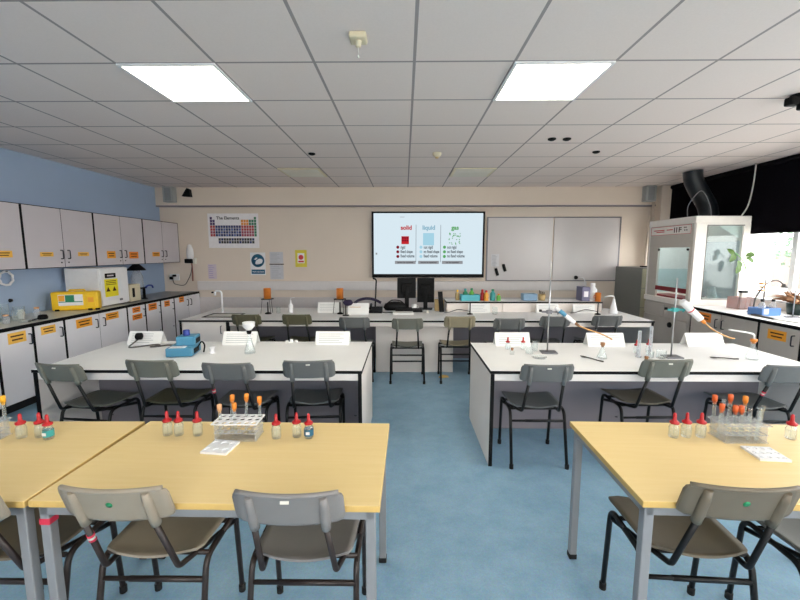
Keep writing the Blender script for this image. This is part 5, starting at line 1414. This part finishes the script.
for c, d in (((-.19, 0, .68), (-.5, -.3, -.7)), ((-.20, 0, .66), (-.35, .1, .6)), ((-.14, .0, .60), (.1, -.4, -.9)), ((-.05, 0, .66), (.6, -.3, .2)), ((-.04, 0, .64), (.4, -.4, -.4)), ((-.12, 0, .54), (-.3, -.3, -.8))):
    obj('leaf', leaf_bm(c, d, (.1, -.8, .3), .11, .038), M['leaf'], t)
t = thing('clear_tank', 'clear pinkish plastic tank next to the fume cupboard', 'tank', (4.22, 4.98, ZR), .1)
b = bmn(); w, d, h, k = .10, .09, .15, .004
box(b, -w, w, -d, d, 0, k); box(b, -w, w, -d, -d + k, k, h); box(b, -w, w, d - k, d, k, h); box(b, -w, -w + k, -d + k, d - k, k, h); box(b, w - k, w, -d + k, d - k, k, h); obj('walls', b, M['pinktray'], t)
b = bmn(); box(b, -.02, .06, -.02, .02, k, .20, .01); obj('pump', b, M['offwhite'], t)
b = bmn(); box(b, -.025, .065, -.025, .025, .20, .225, .006); obj('pump_cap', b, M['black'], t)
t = thing('ornate_stand', 'brown wooden stand with turned rings before the window', 'stand', (4.32, 4.78, ZR))
b = bmn(); lathe(b, [(0, 0), (.05, 0), (.04, .015), (.01, .025)]); obj('base', b, M['brown'], t)
b = bmn(); tube(b, [(0, 0, .02), (.0, 0, .42)], .007, 8); obj('post', b, M['cable'], t)
for z in (.25, .29, .33):
    b = bmn(); lathe(b, [(.012, -.012), (.045, 0), (.012, .012)], -.045, 0, z, 14); obj('ring', b, M['orange'], t)
t = thing('gooseneck_lamp', 'thin dark gooseneck arching over the window worktop', 'lamp', (4.10, 4.66, ZR))
b = bmn(); lathe(b, [(0, 0), (.055, 0), (.05, .018), (.012, .025)]); obj('base', b, M['cable'], t)
b = bmn(); tube(b, spline([(0, 0, .02), (.02, 0, .18), (.10, -.03, .34), (.2, -.05, .38), (.27, -.06, .33)]), .008, 8); obj('neck', b, M['cable'], t)
b = bmn(); lathe(b, [(.012, 0), (.035, -.05), (.03, -.05), (.008, -.004)], .275, -.06, .345, 14); obj('shade', b, M['cable'], t)
t = thing('bottle_carrier', 'blue plastic carrier with clear bottles on the window worktop', 'carrier', (4.06, 4.47, ZR), .15)
b = bmn(); w, d, h, k = .12, .08, .085, .005
box(b, -w, w, -d, d, 0, k); box(b, -w, w, -d, -d + k, k, h); box(b, -w, w, d - k, d, k, h); box(b, -w, -w + k, -d + k, d - k, k, h); box(b, w - k, w, -d + k, d - k, k, h)
obj('tray', b, mat('carrier_blue', (96, 138, 200), .4), t)
b = bmn(); box(b, -.10, -.04, -d - .002, -d, .02, .08); obj('side_label', b, M['offwhite'], t)
for i, (x, y) in enumerate(((-.07, -.03), (.0, .03), (.07, -.03))):
    q = (4.06 + x * math.cos(.15) - y * math.sin(.15), 4.47 + x * math.sin(.15) + y * math.cos(.15), ZR + .0055)
    t = thing('clear_bottle', ('clear bottle with dark cap in the blue carrier, aisle end', 'clear bottle with dark cap in the blue carrier, middle', 'clear bottle with dark cap in the blue carrier, window end')[i], 'bottle', q, 0, 'clear bottles in the blue carrier')
    b = bmn(); lathe(b, [(0, 0), (.03, 0), (.032, .01), (.032, .11), (.014, .14), (.014, .155)], seg=16); obj('body', b, M['glass2'], t)
    b = bmn(); lathe(b, [(.017, .15), (.017, .172), (0, .174)], seg=12); obj('cap', b, M['black'], t)
t = thing('dried_plant', 'bushy dried brown plant in a dark pot by the window', 'plant', (4.44, 4.50, ZR))
b = bmn(); lathe(b, [(0, 0), (.07, 0), (.09, .13), (.082, .13), (.066, .01), (0, .01)]); obj('pot', b, mat('dark_green_pot', (30, 50, 46), .4), t)
b = bmn(); lathe(b, [(0, .12), (.08, .12)], seg=14); obj('soil', b, M['soil'], t)
b = bmn()
for k in range(46):
    a = random.uniform(0, 2 * PI); l = random.uniform(.14, .26); e = random.uniform(.2, 1.2)
    d = Vector((math.cos(a) * math.cos(e), math.sin(a) * math.cos(e), math.sin(e)))
    p0 = Vector((random.uniform(-.04, .04), random.uniform(-.04, .04), .12)); p1 = p0 + d * l; s = d.orthogonal().normalized() * random.uniform(.012, .03)
    m_ = (p0 + p1) / 2 + Vector((0, 0, .02))
    b.faces.new([b.verts.new(p0), b.verts.new(m_ - s), b.verts.new(p1 - Vector((0, 0, .03))), b.verts.new(m_ + s)])
obj('foliage', b, M['brown'], t)
stand('retort_stand', (4.20, 4.28, ZR), 'tall thin retort stand by the dried plant at the window', .55, None)
b = bmn(); box(b, -.11, .11, -.16, .16, 0, .012, .002); o = obj('paper_pad', b, M['paper'], None, (4.02, 4.02, ZR), .25); tag(o, 'white papers lying on the window worktop at the right photo edge', 'paper')
b = bmn(); box(b, -.03, .03, -.16, .16, 0, .014, .004); o = obj('black_tray', b, M['cable'], None, (3.92, 4.30, ZR), -.1); tag(o, 'thin dark strip lying along the front of the window worktop', 'strip')

# ------------------------------------------------------------------ sky, daylight and camera
w = bpy.data.worlds.new('World'); sc.world = w; w.use_nodes = True
nt = w.node_tree; bg_ = nt.nodes['Background']
tc = nt.nodes.new('ShaderNodeTexCoord'); sp = nt.nodes.new('ShaderNodeSeparateXYZ'); nt.links.new(tc.outputs['Generated'], sp.inputs[0])
rp = nt.nodes.new('ShaderNodeValToRGB'); rp.color_ramp.elements[0].position = .0; rp.color_ramp.elements[0].color = (1, .965, .93, 1); rp.color_ramp.elements[1].position = .7; rp.color_ramp.elements[1].color = (1, .97, .95, 1)
nt.links.new(sp.outputs['Z'], rp.inputs['Fac']); nt.links.new(rp.outputs[0], bg_.inputs['Color'])
bg_.inputs['Strength'].default_value = 3.6
for (x, y, sx, sy, rot) in ((XR + .19, 4.85, 1.6, 4.0, (0, PI / 2, 0)), (XR + .19, -.15, 1.6, 5.2, (0, PI / 2, 0)), (0, YR - .14, 3.8, 1.6, (-PI / 2, 0, 0))):
    p_ = area('window_portal', (x, y, 1.77), sx, sy, 1.0, (1, 1, 1), rot); p_.data.cycles.is_portal = True

cam = bpy.data.cameras.new('camera'); cam.sensor_width = 36; cam.lens = 396 / 800 * 36; cam.clip_start = .05
co = bpy.data.objects.new('camera', cam); COL.objects.link(co)
co.location = (0, 0, 1.5555); co.rotation_euler = (PI / 2 - .1204, 0, .0114)
sc.camera = co
sc.view_settings.view_transform = 'Standard'; sc.view_settings.look = 'None'; sc.view_settings.gamma = 1
sc.view_settings.use_curve_mapping = False
sc.view_settings.exposure = EXPO
sc.cycles.use_denoising = True
sc.cycles.max_bounces = 10; sc.cycles.diffuse_bounces = 6; sc.cycles.transparent_max_bounces = 24
sc.cycles.caustics_reflective = False; sc.cycles.caustics_refractive = False
